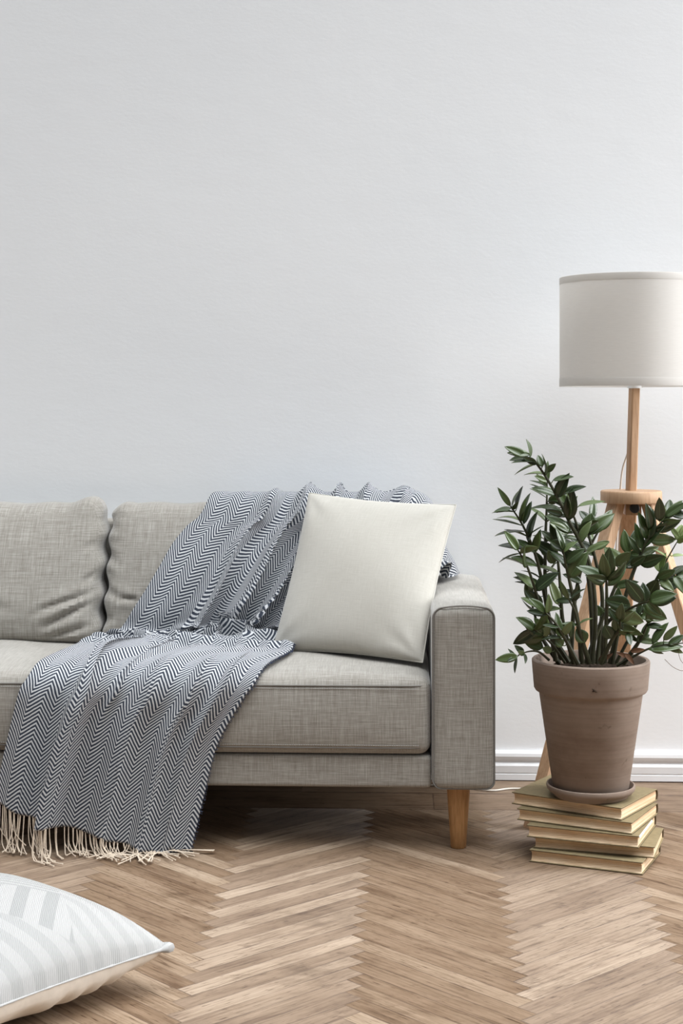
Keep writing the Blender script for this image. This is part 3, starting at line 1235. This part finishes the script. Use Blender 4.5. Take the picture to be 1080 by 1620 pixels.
pBL, pBR = at(431, 1029, 4.37), at(668, 1048, 4.17)
pTR, pTL = at(721, 799, 4.42), at(489, 780, 4.58)
bm, uvl, gr, n = pillow_mesh(pBL, pBR, pTR, pTL, 0.072, wr=wr1)
fill_pillow(bm, uvl, gr, n, (0, 1))
bmesh.ops.recalc_face_normals(bm, faces=bm.faces[:])
pil = tag(empty('throw_pillow', (pBL + pBR) / 2), 'plain beige square pillow leaning on the sofa back beside the arm', 'pillow')
cv = obj('cover', bm, M_pillow, pil)
b = bmesh.new()
edge = [gr[0][0][k][0] for k in range(n + 1)] + [gr[0][k][n][0] for k in range(1, n + 1)] + [gr[0][n][k][0] for k in range(n - 1, -1, -1)] + [gr[0][k][0][0] for k in range(n - 1, 0, -1)]
tube(b, edge + [edge[0]], 0.0022, 6, cap=False)
obj('edge_seam', b, M_pillow, pil)

# ------------------------------------------------------------------ cushion on the floor
tip = at(268, 1500, 3.07)
e1 = Vector((-0.62, -0.80, 0)).normalized() * 0.55
e2 = Vector((-0.80, 0.62, 0)).normalized() * 0.55
zs = 0.088
tip.z = zs + 0.012
c_r, c_f, c_l, c_b = Vector((tip.x, tip.y, zs)), Vector((tip.x, tip.y, zs)) + e1, Vector((tip.x, tip.y, zs)) + e1 + e2, Vector((tip.x, tip.y, zs)) + e2


def wr2(a, b, side):
    s = 0.0025 * math.sin(8 * a - 6 * b)
    if side < 0:                     # gathers along the seam of the plain back
        for e, k in ((b, a), (a, b)):
            s += 0.006 * math.exp(-(e / .10) ** 2) * math.sin(46 * k + 3 * math.sin(9 * k))
    for ca, cb in ((0, 0), (0, 1), (1, 1), (1, 0)):
        d = math.hypot(a - ca, b - cb)
        th = math.atan2(a - ca, b - cb)
        s += 0.004 * math.exp(-(d / .16) ** 2) * math.sin(10 * th)
    return s


fc = tag(empty('floor_cushion', ((c_r + c_l) / 2).xy.to_3d()), 'white woven cushion with pale grey stripes lying on the wooden floor', 'cushion')


def flat_floor(p):
    if p.z < 0.012:
        p.z = 0.003 + 0.009 * math.exp((p.z - 0.012) / 0.02)
    return p


bm, uvl, gr, n = pillow_mesh(c_f, c_r, c_b, c_l, 0.130, pinch=0.022, wr=wr2)
fill_pillow(bm, uvl, gr, n, (0,), flat_floor, 1.0)
obj('patterned_front', bm, M_cush, fc)
bm, uvl, gr, n = pillow_mesh(c_f, c_r, c_b, c_l, 0.102, pinch=0.022, wr=wr2)
fill_pillow(bm, uvl, gr, n, (1,), flat_floor, 1.0)
o = obj('plain_back', bm, M_cushback, fc)
o['label'] = 'plain cream cotton back'
b = bmesh.new()
edge = [gr[0][0][k][0] for k in range(n + 1)] + [gr[0][k][n][0] for k in range(1, n + 1)] + [gr[0][n][k][0] for k in range(n - 1, -1, -1)] + [gr[0][k][0][0] for k in range(n - 1, 0, -1)]
cr = [Vector(c) for c in (c_r, c_f, c_l, c_b)]
tube(b, edge + [edge[0]], [0.0014 + 0.0012 * random.random() + 0.0085 * math.exp(-(min((e - c).length for c in cr) / 0.020) ** 2) for e in edge + [edge[0]]], 8, cap=False)
b2 = bmesh.new()
obj('edge_seam', b, M_cush, fc)
b2.free()

# ------------------------------------------------------------------ floor lamp
YL = 4.47
ax = at(998, 785, YL)
lx0, ly0 = ax.x, YL
zd1 = at(998, 776, YL).z
zd0 = at(998, 795, YL).z
lamp = tag(empty('floor_lamp', (lx0, ly0, 0)), 'wooden tripod floor lamp with white drum shade beside the sofa', 'lamp')
LEAN = ((at(1003, 612, YL).x - at(998, 772, YL).x) / (160 * YL / F), 0)
zs0, zs1 = at(1003, 611, YL).z, at(1003, 440, YL).z
sx = lx0 + LEAN[0] * (zs0 - zd1)
R = 0.2085
b = bmesh.new()
lathe(b, [(R, zs0), (R, zs1), (R - 0.0025, zs1), (R - 0.0025, zs0), (R, zs0)], sx, ly0, 96)
bmesh.ops.remove_doubles(b, verts=b.verts[:], dist=1e-5)
sh = obj('lamp_shade', b, M_shade, lamp, smooth=True)
for z0, z1 in ((zs0 - 0.001, zs0 + 0.022), (zs1 - 0.018, zs1 + 0.001)):
    b = bmesh.new()
    lathe(b, [(R - 0.003, z0), (R + 0.0004, z0), (R + 0.0007, z0 + 0.002), (R + 0.0007, z1 - 0.002), (R + 0.0004, z1), (R - 0.003, z1)], sx, ly0, 96)
    obj('shade_trim', b, M_shade, sh)
b = bmesh.new()
lathe(b, [(0, zs0 - 0.006), (0.020, zs0 - 0.006), (0.020, zs0 + 0.01), (0.014, zs0 + 0.012), (0.014, zs0 + 0.07), (0, zs0 + 0.07)], sx, ly0, 32)
for k in range(3):
    an = 2 * math.pi * k / 3 + 0.4
    tube(b, [(sx, ly0, zs0 + 0.012), (sx + (R - 0.002) * math.cos(an), ly0 + (R - 0.002) * math.sin(an), zs0 + 0.012)], 0.002, 6)
obj('lamp_socket', b, M_metal, lamp)
b = bmesh.new()
prof_b = [(0, zs0 + 0.07), (0.012, zs0 + 0.072), (0.018, zs0 + 0.10), (0.029, zs0 + 0.13), (0.028, zs0 + 0.155), (0.015, zs0 + 0.172), (0, zs0 + 0.176)]
lathe(b, prof_b, sx, ly0, 24)
obj('light_bulb', b, M_metal, lamp)
b = bmesh.new()
beam(b, (lx0, ly0, zd1 - 0.002), (sx, ly0, zs0 - 0.004), (math.cos(.32), math.sin(.32), 0), 0.026, 0.026, 0.004)
obj('pole', b, M_birch, lamp, smooth=False)
b = bmesh.new()
lathe(b, [(0, zd0), (0.083, zd0), (0.0855, zd0 + 0.003), (0.0855, zd1 - 0.003), (0.083, zd1), (0, zd1)], lx0, ly0, 72)
disc = obj('top_disc', b, M_birch, lamp, smooth=False)
for p in disc.data.polygons:
    p.use_smooth = abs(p.normal.z) < 0.5
for an, rr in ((-150, 0.335), (-30, 0.335), (90, 0.30)):
    d = Vector((math.cos(math.radians(an)), math.sin(math.radians(an)), 0))
    foot = Vector((lx0, ly0, 0)) + d * rr
    topp = Vector((lx0, ly0, zd0)) + d * 0.052
    b = bmesh.new()
    beam(b, topp, foot, Vector((-d.y, d.x, 0)), 0.046, 0.034, 0.003)
    for v in b.verts:               # cut the ends level
        if v.co.z < 0.05:
            k = -v.co.z / (topp.z - foot.z) if False else 0
            v.co.z = 0.0005
        elif v.co.z > zd0 - 0.05:
            v.co.z = zd0 - 0.0002
    obj('leg', b, M_birch, lamp, smooth=False)
b = bmesh.new()
kn = at(1003, 804, YL - 0.045)
b2 = softbox(lx0 - 0.020, lx0 + 0.024, YL - 0.035, YL + 0.02, zd0 - 0.034, zd0 - 0.0005, 0.003, 0.02)
obj('knob_block', b2, M_birch, lamp)
tube(b, [(kn.x, YL - 0.036, kn.z), (kn.x, YL - 0.044, kn.z), (kn.x, YL - 0.046, kn.z), (kn.x, YL - 0.056, kn.z), (kn.x, YL - 0.058, kn.z)], [0.010, 0.010, 0.0135, 0.0135, 0.0115], 28)
o = obj('knob', b, M_black, lamp)
o['label'] = 'round black knob'
b = bmesh.new()
fl = [atz(812, 1247.5, 0.004), atz(780, 1250.5, 0.004), atz(756, 1248.5, 0.004), atz(730, 1243, 0.004)]
cp = [(sx - 0.010, ly0 + 0.016, zs0 - 0.004), (lx0 + 0.004, ly0 + 0.017, at(990, 690, YL).z), at(985, 740, YL + 0.05), at(981, 773, YL + 0.06), at(981, 800, YL + 0.062) + Vector((0, 0.03, 0)),
      (lx0 - 0.03, YL + 0.20, 0.45), (lx0 - 0.035, YL + 0.28, 0.10), (lx0 - 0.05, YL + 0.26, 0.006), (lx0 - 0.20, YL + 0.24, 0.004)] + fl + [(fl[-1].x - 0.12, 4.76, 0.004)]
tube(b, catmull(cp, 150), 0.0027, 8)
cord = obj('power_cord', b, M_cord, lamp)

# ------------------------------------------------------------------ books
def zz(x, y):                        # pixel of a detail view
    return 780 + 0.27778 * x, 1180 + 0.27778 * y


BK = [  # left, front and right top corner (detail view), bottom z, top z
    ((205, 590), (850, 665), (1020, 550), 0.0008, 0.0315),
    ((228, 518), (920, 577), (1000, 490), 0.0320, 0.0600),
    ((190, 450), (828, 515), (1010, 395), 0.0605, 0.0905),
    ((135, 355), (790, 438), (955, 325), 0.0910, 0.1205),
    ((105, 262), (730, 355), (950, 245), 0.1210, 0.1520),
]
LBL = ['olive hardback lying on the wooden floor, lowest of the stack under the plant',
       'olive hardback second from the bottom of the stack, its corner jutting out',
       'olive hardback with frayed whitish top edge in the middle of the stack',
       'olive hardback just below the topmost book of the stack',
       'olive hardback topmost of the stack, the clay saucer standing on its cover']


def book(Lp, Fp, Rp, z0, z1, label, dark, torn):
    A, Bv, C = atz(*zz(*Lp), z1), atz(*zz(*Fp), z1), atz(*zz(*Rp), z1)
    dx = (Bv - A)
    ln = dx.length
    e = dx.normalized()
    per = Vector((-e.y, e.x, 0))
    wd = min(max((C - Bv).dot(per), 0.19), 0.24)
    h = z1 - z0
    ctr = (A + Bv) / 2 + per * wd / 2
    root = empty('hardcover_book', (ctr.x, ctr.y, z0), math.atan2(e.y, e.x))
    tag(root, label, 'book', 'old books stacked under the plant')
    bt = 0.0028
    m = M_covershade if dark else M_cover
    # cover: section in (y, z) swept along x; spine rounded at +y
    hw = wd / 2
    out = [(-hw, 0), (hw - 0.006, 0)] + [(hw - 0.006 + 0.008 * math.sin(math.pi * k / 8), h / 2 - h / 2 * math.cos(math.pi * k / 8)) for k in range(1, 8)] + [(hw - 0.006, h), (-hw, h)]
    inn = [(-hw, h - bt), (hw - 0.007, h - bt)] + [(hw - 0.007 + 0.0055 * math.sin(math.pi * k / 8), h / 2 + (h / 2 - bt) * math.cos(math.pi * k / 8)) for k in range(1, 8)] + [(hw - 0.007, bt), (-hw, bt)]
    loop = out + inn
    b = bmesh.new()
    ra = [b.verts.new((-ln / 2, y, z)) for y, z in loop]
    rb = [b.verts.new((ln / 2, y, z)) for y, z in loop]
    n = len(loop)
    for i in range(n):
        b.faces.new((ra[i], ra[(i + 1) % n], rb[(i + 1) % n], rb[i]))
    no = len(out)
    for r_ in (ra, rb):
        for i in range(no - 1):
            b.faces.new((r_[i], r_[i + 1], r_[n - 2 - i], r_[n - 1 - i]))
    bmesh.ops.recalc_face_normals(b, faces=b.faces[:])
    bmesh.ops.bevel(b, geom=[e_ for e_ in b.edges if len(e_.link_faces) == 2 and e_.calc_face_angle(0) > 1.2], offset=0.0006, segments=1, affect='EDGES')
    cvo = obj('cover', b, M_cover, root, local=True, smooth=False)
    cvo.data.materials.append(M_covershade)
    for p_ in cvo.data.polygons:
        p_.material_index = 1 if abs(p_.normal.z) < 0.6 else 0  # side faces take the darker copy: shadow painted on the board edges
    # page block with hollow fore-edge
    ov = 0.0040
    fore = [(-hw + ov + 0.0055 * math.sin(math.pi * k / 8), bt + (h - 2 * bt) * k / 8) for k in range(9)]
    spi = [(hw - 0.0075 + 0.0045 * math.sin(math.pi * k / 8), h - bt - (h - 2 * bt) * k / 8) for k in range(9)]
    loop = fore + spi
    b = bmesh.new()
    n = len(loop)
    rings = []
    NX = 24
    for k in range(NX + 1):
        x = -ln / 2 + ov + (ln - 2 * ov) * k / NX
        rings.append([b.verts.new((x, y + (0.0006 * math.sin(k * 1.7 + z * 900) if i < 9 else 0), z)) for i, (y, z) in enumerate(loop)])
    for p_, q_ in zip(rings, rings[1:]):
        for i in range(n):
            b.faces.new((p_[i], p_[(i + 1) % n], q_[(i + 1) % n], q_[i]))
    b.faces.new(rings[0])
    b.faces.new(rings[-1])
    bmesh.ops.recalc_face_normals(b, faces=b.faces[:])
    obj('page_block', b, M_pages, root, local=True, smooth=False)
    if torn:
        b = bmesh.new()
        N = 22
        prev = None
        for k in range(N + 1):
            y = -hw + 0.004 + (wd * 0.72) * k / N
            dpt = 0.0035 + 0.0030 * abs(math.sin(k * 1.3) * math.sin(k * 0.57 + 1)) * (1 - k / N * 0.6)
            row = [b.verts.new((ln / 2 + 0.0006, y, h - 0.0005)), b.verts.new((ln / 2 + 0.0022, y, h - 0.0005 - dpt)), b.verts.new((ln / 2 - 0.0030, y, h - 0.0005 - dpt * .7)), b.verts.new((ln / 2 - 0.0030, y, h - 0.0005))]
            if prev:
                for i in range(4):
                    b.faces.new((prev[i], prev[(i + 1) % 4], row[(i + 1) % 4], row[i]))
            else:
                b.faces.new(row)
            prev = row
        b.faces.new(prev)
        bmesh.ops.recalc_face_normals(b, faces=b.faces[:])
        o_ = obj('frayed_cover_edge', b, M_metal, root, local=True, smooth=False)
        o_['label'] = 'frayed whitish cover edge'
    return root, ctr, ln, wd


for i, (a, b_, c, z0, z1) in enumerate(BK):
    r_, ctr, ln, wd = book(a, b_, c, z0, z1, LBL[i], i in (1, 3), i == 2)
    print('book', i, tuple(round(v, 3) for v in ctr), round(ln, 3), round(wd, 3), round(math.degrees(r_.rotation_euler.z), 1))

# ------------------------------------------------------------------ saucer, pot, plant
YP = 4.045
pc = at(934, 1230, YP)
px0, py0 = pc.x, YP
ZB = 0.1523
b = bmesh.new()
lathe(b, [(0, ZB), (0.088, ZB), (0.094, ZB + 0.003), (0.098, ZB + 0.012), (0.1045, ZB + 0.013), (0.1105, ZB + 0.020), (0.1125, ZB + 0.027), (0.1115, ZB + 0.031), (0.108, ZB + 0.032),
          (0.1045, ZB + 0.028), (0.100, ZB + 0.014), (0.095, ZB + 0.0095), (0, ZB + 0.0095)], px0, py0, 80)
o = obj('plant_saucer', b, M_clay)
tag(o, 'round clay saucer under the plant pot on the topmost book', 'saucer')

plant = tag(empty('potted_plant', (px0, py0, ZB + 0.0098)), 'leafy dark green houseplant in a grey-brown clay pot on the stacked books', 'plant')
z0 = ZB + 0.0100
zr = at(934, 1042, YP).z
zr0 = zr - 0.083
b = bmesh.new()
lathe(b, [(0, z0), (0.090, z0), (0.0945, z0 + 0.004), (0.1305, zr0 - 0.004), (0.1325, zr0), (0.1400, zr0 + 0.004), (0.1435, zr0 + 0.010), (0.1490, zr - 0.008), (0.1490, zr - 0.003), (0.146, zr),
          (0.139, zr), (0.136, zr - 0.004), (0.131, zr - 0.06), (0.126, zr - 0.075), (0, zr - 0.075)], px0, py0, 96)
obj('pot', b, M_clay, plant)
b = bmesh.new()
bmesh.ops.create_circle(b, cap_ends=True, cap_tris=False, segments=48, radius=0.132)
bmesh.ops.inset_region(b, faces=b.faces[:], thickness=0.03)
bmesh.ops.poke(b, faces=[f for f in b.faces if len(f.verts) > 4])
bmesh.ops.subdivide_edges(b, edges=b.edges[:], cuts=2, use_grid_fill=True)
for v in b.verts:
    v.co = Vector((px0 + v.co.x, py0 + v.co.y, zr - 0.030 + random.uniform(-.004, .004)))
obj('soil', b, M_soil, plant)
# dark chip on the rim
b = bmesh.new()
ch = at(940, 1093, YP - 0.1465)
for k in range(7):
    an = random.uniform(0, 6.28)
    p = Vector((ch.x + random.gauss(0, .0015), ch.y + 0.0005, ch.z + random.gauss(0, .0015)))
    tube(b, [p, p + Vector((math.cos(an), -0.05, math.sin(an))) * random.uniform(.003, .006)], [0.0011, 0.0004], 5)
obj('rim_chip', b, M_soil, plant)


def leaf(bm, uvl, base, d, nrm, L, Wd, bend=0.25, fold=0.18):
    """One leaflet: pointed oval, folded along the midrib and curved."""
    d = d.normalized()
    s = d.cross(nrm)
    if s.length < 1e-4:
        s = d.orthogonal()
    s.normalize()
    nrm = s.cross(d).normalized()
    n, m = 8, 4
    rows = []
    for i in range(n + 1):
        f = i / n
        wid = Wd * (math.sin(math.pi * min(1, f ** 0.85)) ** 0.75) * (1 - 0.15 * f)
        if i == n:
            wid = 0.0
        if i == 0:
            wid = Wd * 0.05
        c = base + d * (L * f) - nrm * (bend * L * f * f)
        row = []
        for j in range(-m // 2, m // 2 + 1):
            x = j / (m / 2)
            row.append((bm.verts.new(c + s * (wid * 0.5 * x) + nrm * (fold * wid * abs(x) ** 1.4)), (f, 0.5 + 0.5 * x)))
        rows.append(row)
    for i in range(n):
        for j in range(m):
            q = [rows[i][j], rows[i + 1][j], rows[i + 1][j + 1], rows[i][j + 1]]
            fce = bm.faces.new([a[0] for a in q])
            for l, a in zip(fce.loops, q):
                l[uvl].uv = a[1]


def P4(x, y):                        # pixel of the plant's detail view
    return 760 + 0.2963 * x, 690 + 0.2963 * y


VIEW = Vector((0, -1, 0.12)).normalized()
STEMS = []


def proj(p):
    z = p.y * CT - p.x * ST
    return (540 + F * (p.x * CT + p.y * ST) / z, HZ - F * (p.z - H) / z)


def one_leaf(bx, by, tx, ty, w, young=False):
    """A single leaflet from its base to its tip, hung on the nearest stem; w is its apparent width."""
    b0, t0 = P4(bx, by), P4(tx, ty)
    best = None
    for e in STEMS:
        if e['young'] != young:
            continue
        for i, q in enumerate(e['px'][8:]):
            d = math.hypot(q[0] - b0[0], q[1] - b0[1])
            if best is None or d < best[0]:
                best = (d, e, i + 8)
    d, e, i = best
    c = e['C'][i]
    B = at(b0[0], b0[1], c.y - 0.004)
    T = at(t0[0], t0[1], c.y - 0.004 + random.uniform(-.035, .012))
    ax = T - B
    Ln = ax.length
    wreal = max(w * 0.2963 * c.y / F, 0.44 * Ln) * (1.0 if w > 60 else 0.92)
    cs = min(1.0, w * 0.2963 * c.y / F / wreal)
    ph = math.acos(cs)
    side = ax.normalized().cross(VIEW).normalized()
    if side.z < 0:
        side = -side
    nn = VIEW * math.cos(ph) + side * math.sin(ph)
    leaf(e['bm'], e['uvl'], B, ax, nn, Ln, wreal, random.uniform(.02, .14), random.uniform(.08, .2))
    if d > 3:
        tube(e['bm'], [c, c.lerp(B, .6) + Vector((0, 0, -.002)), B + ax * 0.03], [.0013, .0011, .0009], 5)


def stem(pts, depth, pairs, t0, L, roll=0.25, wide=0.46, young=False, r0=0.006, spread=52, term=True, jit=0.35, face=0.35, bend=0.2, up=0.55, keep=0.80):
    """A frond: stem through picture points at depths (towards the camera is negative), leaflets in pairs from t0 to the tip."""
    n = len(pts)
    P3 = []
    for i, (x, y) in enumerate(pts):
        f = i / (n - 1)
        P3.append(at(*P4(x, y), YP + depth[0] * (1 - f) + depth[1] * f))
    C = catmull(P3, 40)
    b = bmesh.new()
    tube(b, C, [r0 * (1 - 0.78 * k / 39) + 0.0006 for k in range(40)], 8)
    st = obj('stem', b, M_stem, plant)
    b = bmesh.new()
    uvl = b.loops.layers.uv.new('UVMap')
    entry = dict(C=C, px=[proj(c) for c in C], bm=b, uvl=uvl, st=st, young=young, L=L)
    STEMS.append(entry)
    for k in range(pairs):
        f = t0 + (0.97 - t0) * k / max(1, pairs - 1)
        i = min(38, int(f * 39))
        c = C[i]
        T = (C[min(39, i + 2)] - C[max(0, i - 2)]).normalized()
        B = T.cross(VIEW).normalized()
        N = B.cross(T).normalized()
        size = L * (0.72 + 0.42 * math.sin(math.pi * (0.15 + 0.75 * k / max(1, pairs - 1)))) * random.uniform(0.78, 1.18)
        for sg in (-1, 1):
            if random.random() > keep:
                continue
            rl_ = roll + random.gauss(0, jit)
            Sd = (B * math.cos(rl_) + N * math.sin(rl_)) * sg
            sp_ = math.radians(spread + random.gauss(0, 13))
            dd = T * math.cos(sp_) + Sd * math.sin(sp_)
            nn = N * face + T * -0.15 + Vector((0, 0, up)) + Vector((random.gauss(0, .4), random.gauss(0, .3), random.gauss(0, .25)))
            if nn.dot(VIEW) < 0 and random.random() < 0.6:
                nn = -nn
            leaf(b, uvl, c + T * random.uniform(-.004, .004) * 1.0, dd, nn, size, size * wide * random.uniform(.85, 1.12), bend + random.gauss(0, .08))
    if term:
        T = (C[39] - C[36]).normalized()
        leaf(b, uvl, C[39], T, VIEW + Vector((random.gauss(0, .3), 0, .4)), L * 0.95, L * wide * 0.9, bend)
SP = 0.064
stem([(592, 1215), (612, 950), (580, 680), (470, 450), (385, 280), (300, 150), (240, 108)], (-.02, -.03), 6, .42, SP * .95, roll=.35, r0=.0062, up=.9, keep=.9)
stem([(400, 1200), (350, 900), (300, 660), (232, 490), (160, 375)], (.0, -.06), 5, .40, SP * .95, roll=1.0, wide=.30, r0=.0055, up=.8, face=.0, keep=.95)
stem([(430, 1195), (352, 900), (345, 600), (352, 400), (355, 245)], (.03, .05), 5, .40, SP * .92, roll=.8, wide=.30, up=1.0, face=.0)
stem([(470, 1205), (345, 1000), (300, 850), (250, 700), (200, 610)], (-.03, -.09), 4, .34, SP, roll=.4, up=1.0, face=.1)
stem([(600, 1210), (585, 850), (545, 600), (505, 450), (480, 400)], (.02, .02), 4, .48, SP * 1.12, roll=.5)
stem([(620, 1215), (650, 880), (610, 650), (575, 520), (585, 450)], (.05, .07), 3, .52, SP * 1.05, roll=.3, face=.8)
stem([(650, 1215), (665, 1020), (740, 950), (830, 905), (900, 880)], (-.05, -.12), 2, .52, SP * 1.15, roll=.15, wide=.60, face=1.2, spread=66, up=.15, keep=1)
stem([(690, 1215), (775, 850), (850, 640), (915, 520), (985, 440)], (.02, .00), 4, .52, SP * 1.05, roll=.1, wide=.42, face=1.3, spread=44, up=.1, keep=.95)
stem([(985, 440), (1030, 405), (1085, 385), (1130, 375)], (.0, -.01), 2, .2, SP * .9, roll=.3, face=.8, r0=.002)
stem([(725, 1225), (800, 1185), (890, 1138), (980, 1115), (1080, 1105)], (-.06, -.08), 3, .54, SP * .72, roll=.1, wide=.38, face=1.1, r0=.0035, spread=42, up=.1, keep=.5)
stem([(365, 1195), (310, 1152), (255, 1150), (205, 1168)], (-.06, -.11), 1, .86, SP * .5, roll=.2, wide=.52, face=1.0, r0=.003, term=False, up=.1, keep=1)
stem([(205, 1168), (198, 1174), (190, 1178)], (-.11, -.115), 1, .9, SP * .5, roll=.2, wide=.35, face=1.0, r0=.0015, up=.1, keep=.5)
stem([(660, 1210), (672, 950), (672, 800), (668, 760)], (-.07, -.10), 1, .88, SP * 1.15, roll=.15, wide=.48, face=1.2, spread=62, up=.15, keep=1)
stem([(905, 820), (960, 720), (1010, 630), (1060, 545)], (.03, .02), 2, .35, SP * .8, roll=.4, wide=.5, young=True, r0=.0025)
stem([(720, 1215), (860, 950), (930, 800), (985, 755), (1040, 745)], (.02, .01), 2, .66, SP * 1.0, roll=.2, wide=.5, face=.9, r0=.004)
stem([(450, 1210), (380, 1110), (320, 1060), (285, 1030)], (-.05, -.10), 2, .55, SP * 1.05, roll=.15, wide=.5, face=1.0, r0=.0035, up=.2)
stem([(500, 1215), (440, 1000), (425, 800), (410, 640), (400, 560)], (-.02, -.03), 4, .40, SP, roll=.6)
stem([(540, 1215), (520, 1000), (480, 800), (455, 690), (440, 610)], (-.06, -.08), 4, .40, SP * .98, roll=.4, up=.8)
stem([(700, 1215), (735, 1040), (760, 1000), (800, 960), (850, 960)], (.0, -.04), 2, .45, SP * 1.0, roll=.3, wide=.5, face=.9)
stem([(640, 1215), (700, 1090), (740, 1030), (745, 985)], (-.08, -.13), 2, .60, SP * .85, roll=.2, wide=.55, face=1.2, up=.1)
stem([(760, 1215), (830, 1120), (870, 1050), (890, 1000)], (-.02, -.05), 2, .45, SP * .9, roll=.3, wide=.45)
stem([(580, 1215), (545, 1100), (520, 1010), (500, 930), (470, 870)], (-.08, -.11), 2, .50, SP * .85, roll=.5, wide=.34, up=.9, face=.1)
stem([(560, 1215), (640, 1000), (720, 800), (770, 690), (800, 610)], (.04, .05), 3, .50, SP * 1.08, roll=.3, face=.8)
stem([(420, 1215), (330, 1080), (290, 960), (270, 880)], (.02, -.02), 3, .45, SP, roll=.4)
stem([(480, 1215), (500, 900), (540, 700), (600, 560), (640, 490)], (.06, .09), 3, .52, SP * 1.0, roll=.5)
stem([(520, 1215), (460, 1100), (400, 1000), (345, 940)], (-.09, -.13), 2, .45, SP * .9, roll=.3)

LEAVES = [  # base x, y, tip x, y, apparent width
    (800, 905, 662, 875, 95), (867, 885, 774, 766, 85), (889, 860, 945, 766, 90), (895, 873, 1045, 863, 85), (864, 907, 998, 978, 80), (780, 957, 652, 932, 70), (873, 957, 768, 982, 70), (720, 985, 745, 1070, 65),
    (785, 1050, 800, 1110, 45), (672, 765, 690, 600, 85), (668, 770, 515, 690, 65), (680, 800, 780, 690, 60), (720, 690, 800, 620, 70), (800, 690, 880, 640, 60), (850, 685, 978, 640, 75), (860, 620, 830, 460, 55),
    (885, 550, 845, 405, 60), (905, 500, 890, 360, 62), (955, 455, 955, 330, 65), (870, 600, 985, 450, 40), (985, 430, 1100, 350, 50), (895, 1140, 1080, 1110, 55), (915, 1110, 995, 990, 40), (975, 1090, 1050, 1015, 45),
    (1000, 1115, 1090, 1060, 50), (960, 800, 1080, 770, 80), (940, 760, 1040, 715, 60), (200, 1175, 80, 1195, 60), (235, 1165, 200, 1150, 35), (195, 1185, 175, 1265, 15), (335, 1060, 230, 1000, 70), (335, 1130, 222, 1080, 70),
    (340, 1030, 285, 970, 50), (430, 1075, 325, 1075, 20), (420, 1020, 330, 1005, 25), (330, 800, 180, 740, 40), (325, 815, 185, 770, 12), (330, 910, 235, 820, 70), (330, 920, 215, 860, 40), (260, 600, 95, 570, 40),
    (300, 690, 165, 640, 50), (240, 510, 75, 510, 12), (225, 480, 65, 440, 9), (175, 405, 60, 398, 9), (165, 385, 65, 400, 30), (165, 380, 200, 285, 10), (190, 395, 222, 265, 22), (215, 430, 260, 300, 25),
    (230, 470, 270, 345, 40), (255, 570, 285, 400, 35), (265, 100, 140, 85, 45), (300, 150, 225, 110, 40), (330, 165, 305, 98, 45), (300, 140, 165, 130, 20), (350, 190, 400, 148, 40), (355, 240, 290, 212, 35),
    (385, 235, 495, 212, 35), (435, 310, 555, 258, 40), (355, 270, 265, 230, 12), (350, 300, 265, 250, 12), (350, 330, 265, 275, 10), (365, 360, 420, 310, 55), (470, 450, 490, 280, 80), (415, 380, 262, 370, 25),
    (440, 420, 350, 395, 40), (480, 510, 350, 420, 60), (470, 520, 370, 460, 55), (520, 375, 665, 340, 25), (520, 600, 410, 540, 35), (575, 520, 590, 410, 100), (600, 600, 690, 560, 50), (580, 530, 660, 450, 25),
    (440, 600, 370, 560, 70), (510, 660, 425, 600, 60), (510, 720, 425, 660, 60), (540, 780, 440, 735, 45), (540, 860, 420, 820, 45), (415, 900, 375, 760, 60), (560, 1100, 510, 1030, 80), (640, 960, 615, 900, 60),
    (700, 1080, 660, 1010, 80), (420, 1080, 410, 940, 50), (480, 1080, 490, 990, 40), (440, 1120, 395, 1080, 60), (380, 1150, 330, 1130, 50), (330, 690, 290, 620, 50), (390, 680, 360, 610, 60), (340, 640, 330, 560, 40),
    (300, 600, 315, 495, 35), (290, 620, 180, 545, 45), (860, 1080, 905, 985, 45), (830, 1090, 905, 1060, 60), (800, 1010, 860, 950, 60),
    ]
for q in LEAVES:
    one_leaf(*q)
for q in ((1060, 545, 1010, 480, 35), (1050, 570, 1095, 540, 30), (1020, 640, 1085, 630, 18), (1000, 650, 925, 600, 14), (960, 720, 985, 620, 25)):
    one_leaf(*q, young=True)
for e in STEMS:
    if not e['bm'].faces:
        e['bm'].free()
        continue
    fo = obj('foliage', e['bm'], M_young if e['young'] else M_leaf, e['st'])
    md = fo.modifiers.new('thickness', 'SOLIDIFY')
    md.thickness = 0.0007
    md.offset = 0

# dry leaf on the soil and a thin dry runner on the right
b = bmesh.new()
uvl = b.loops.layers.uv.new('UVMap')
for (x, y, dx, dz, L) in ((630, 1205, .5, .7, .03), (650, 1195, .7, .5, .03), (770, 1160, .4, -.4, .035), (800, 1150, .8, .2, .035), (780, 1180, -.5, .3, .03)):
    leaf(b, uvl, at(*P4(x, y), YP - .07), Vector((dx, -.3, dz)), Vector((.2, -1, .3)), L, L * .4, .3)
obj('dry_leaf', b, M_dry, plant)
b = bmesh.new()
tube(b, catmull([at(1072, 1028, YP - .08), at(1076, 1044, YP - .08), at(1086, 1056, YP - .08), at(1078, 1061, YP - .08), at(1064, 1055, YP - .08), at(1051, 1043, YP - .08)], 30), 0.0006, 5)
obj('dry_runner', b, M_dry, plant)
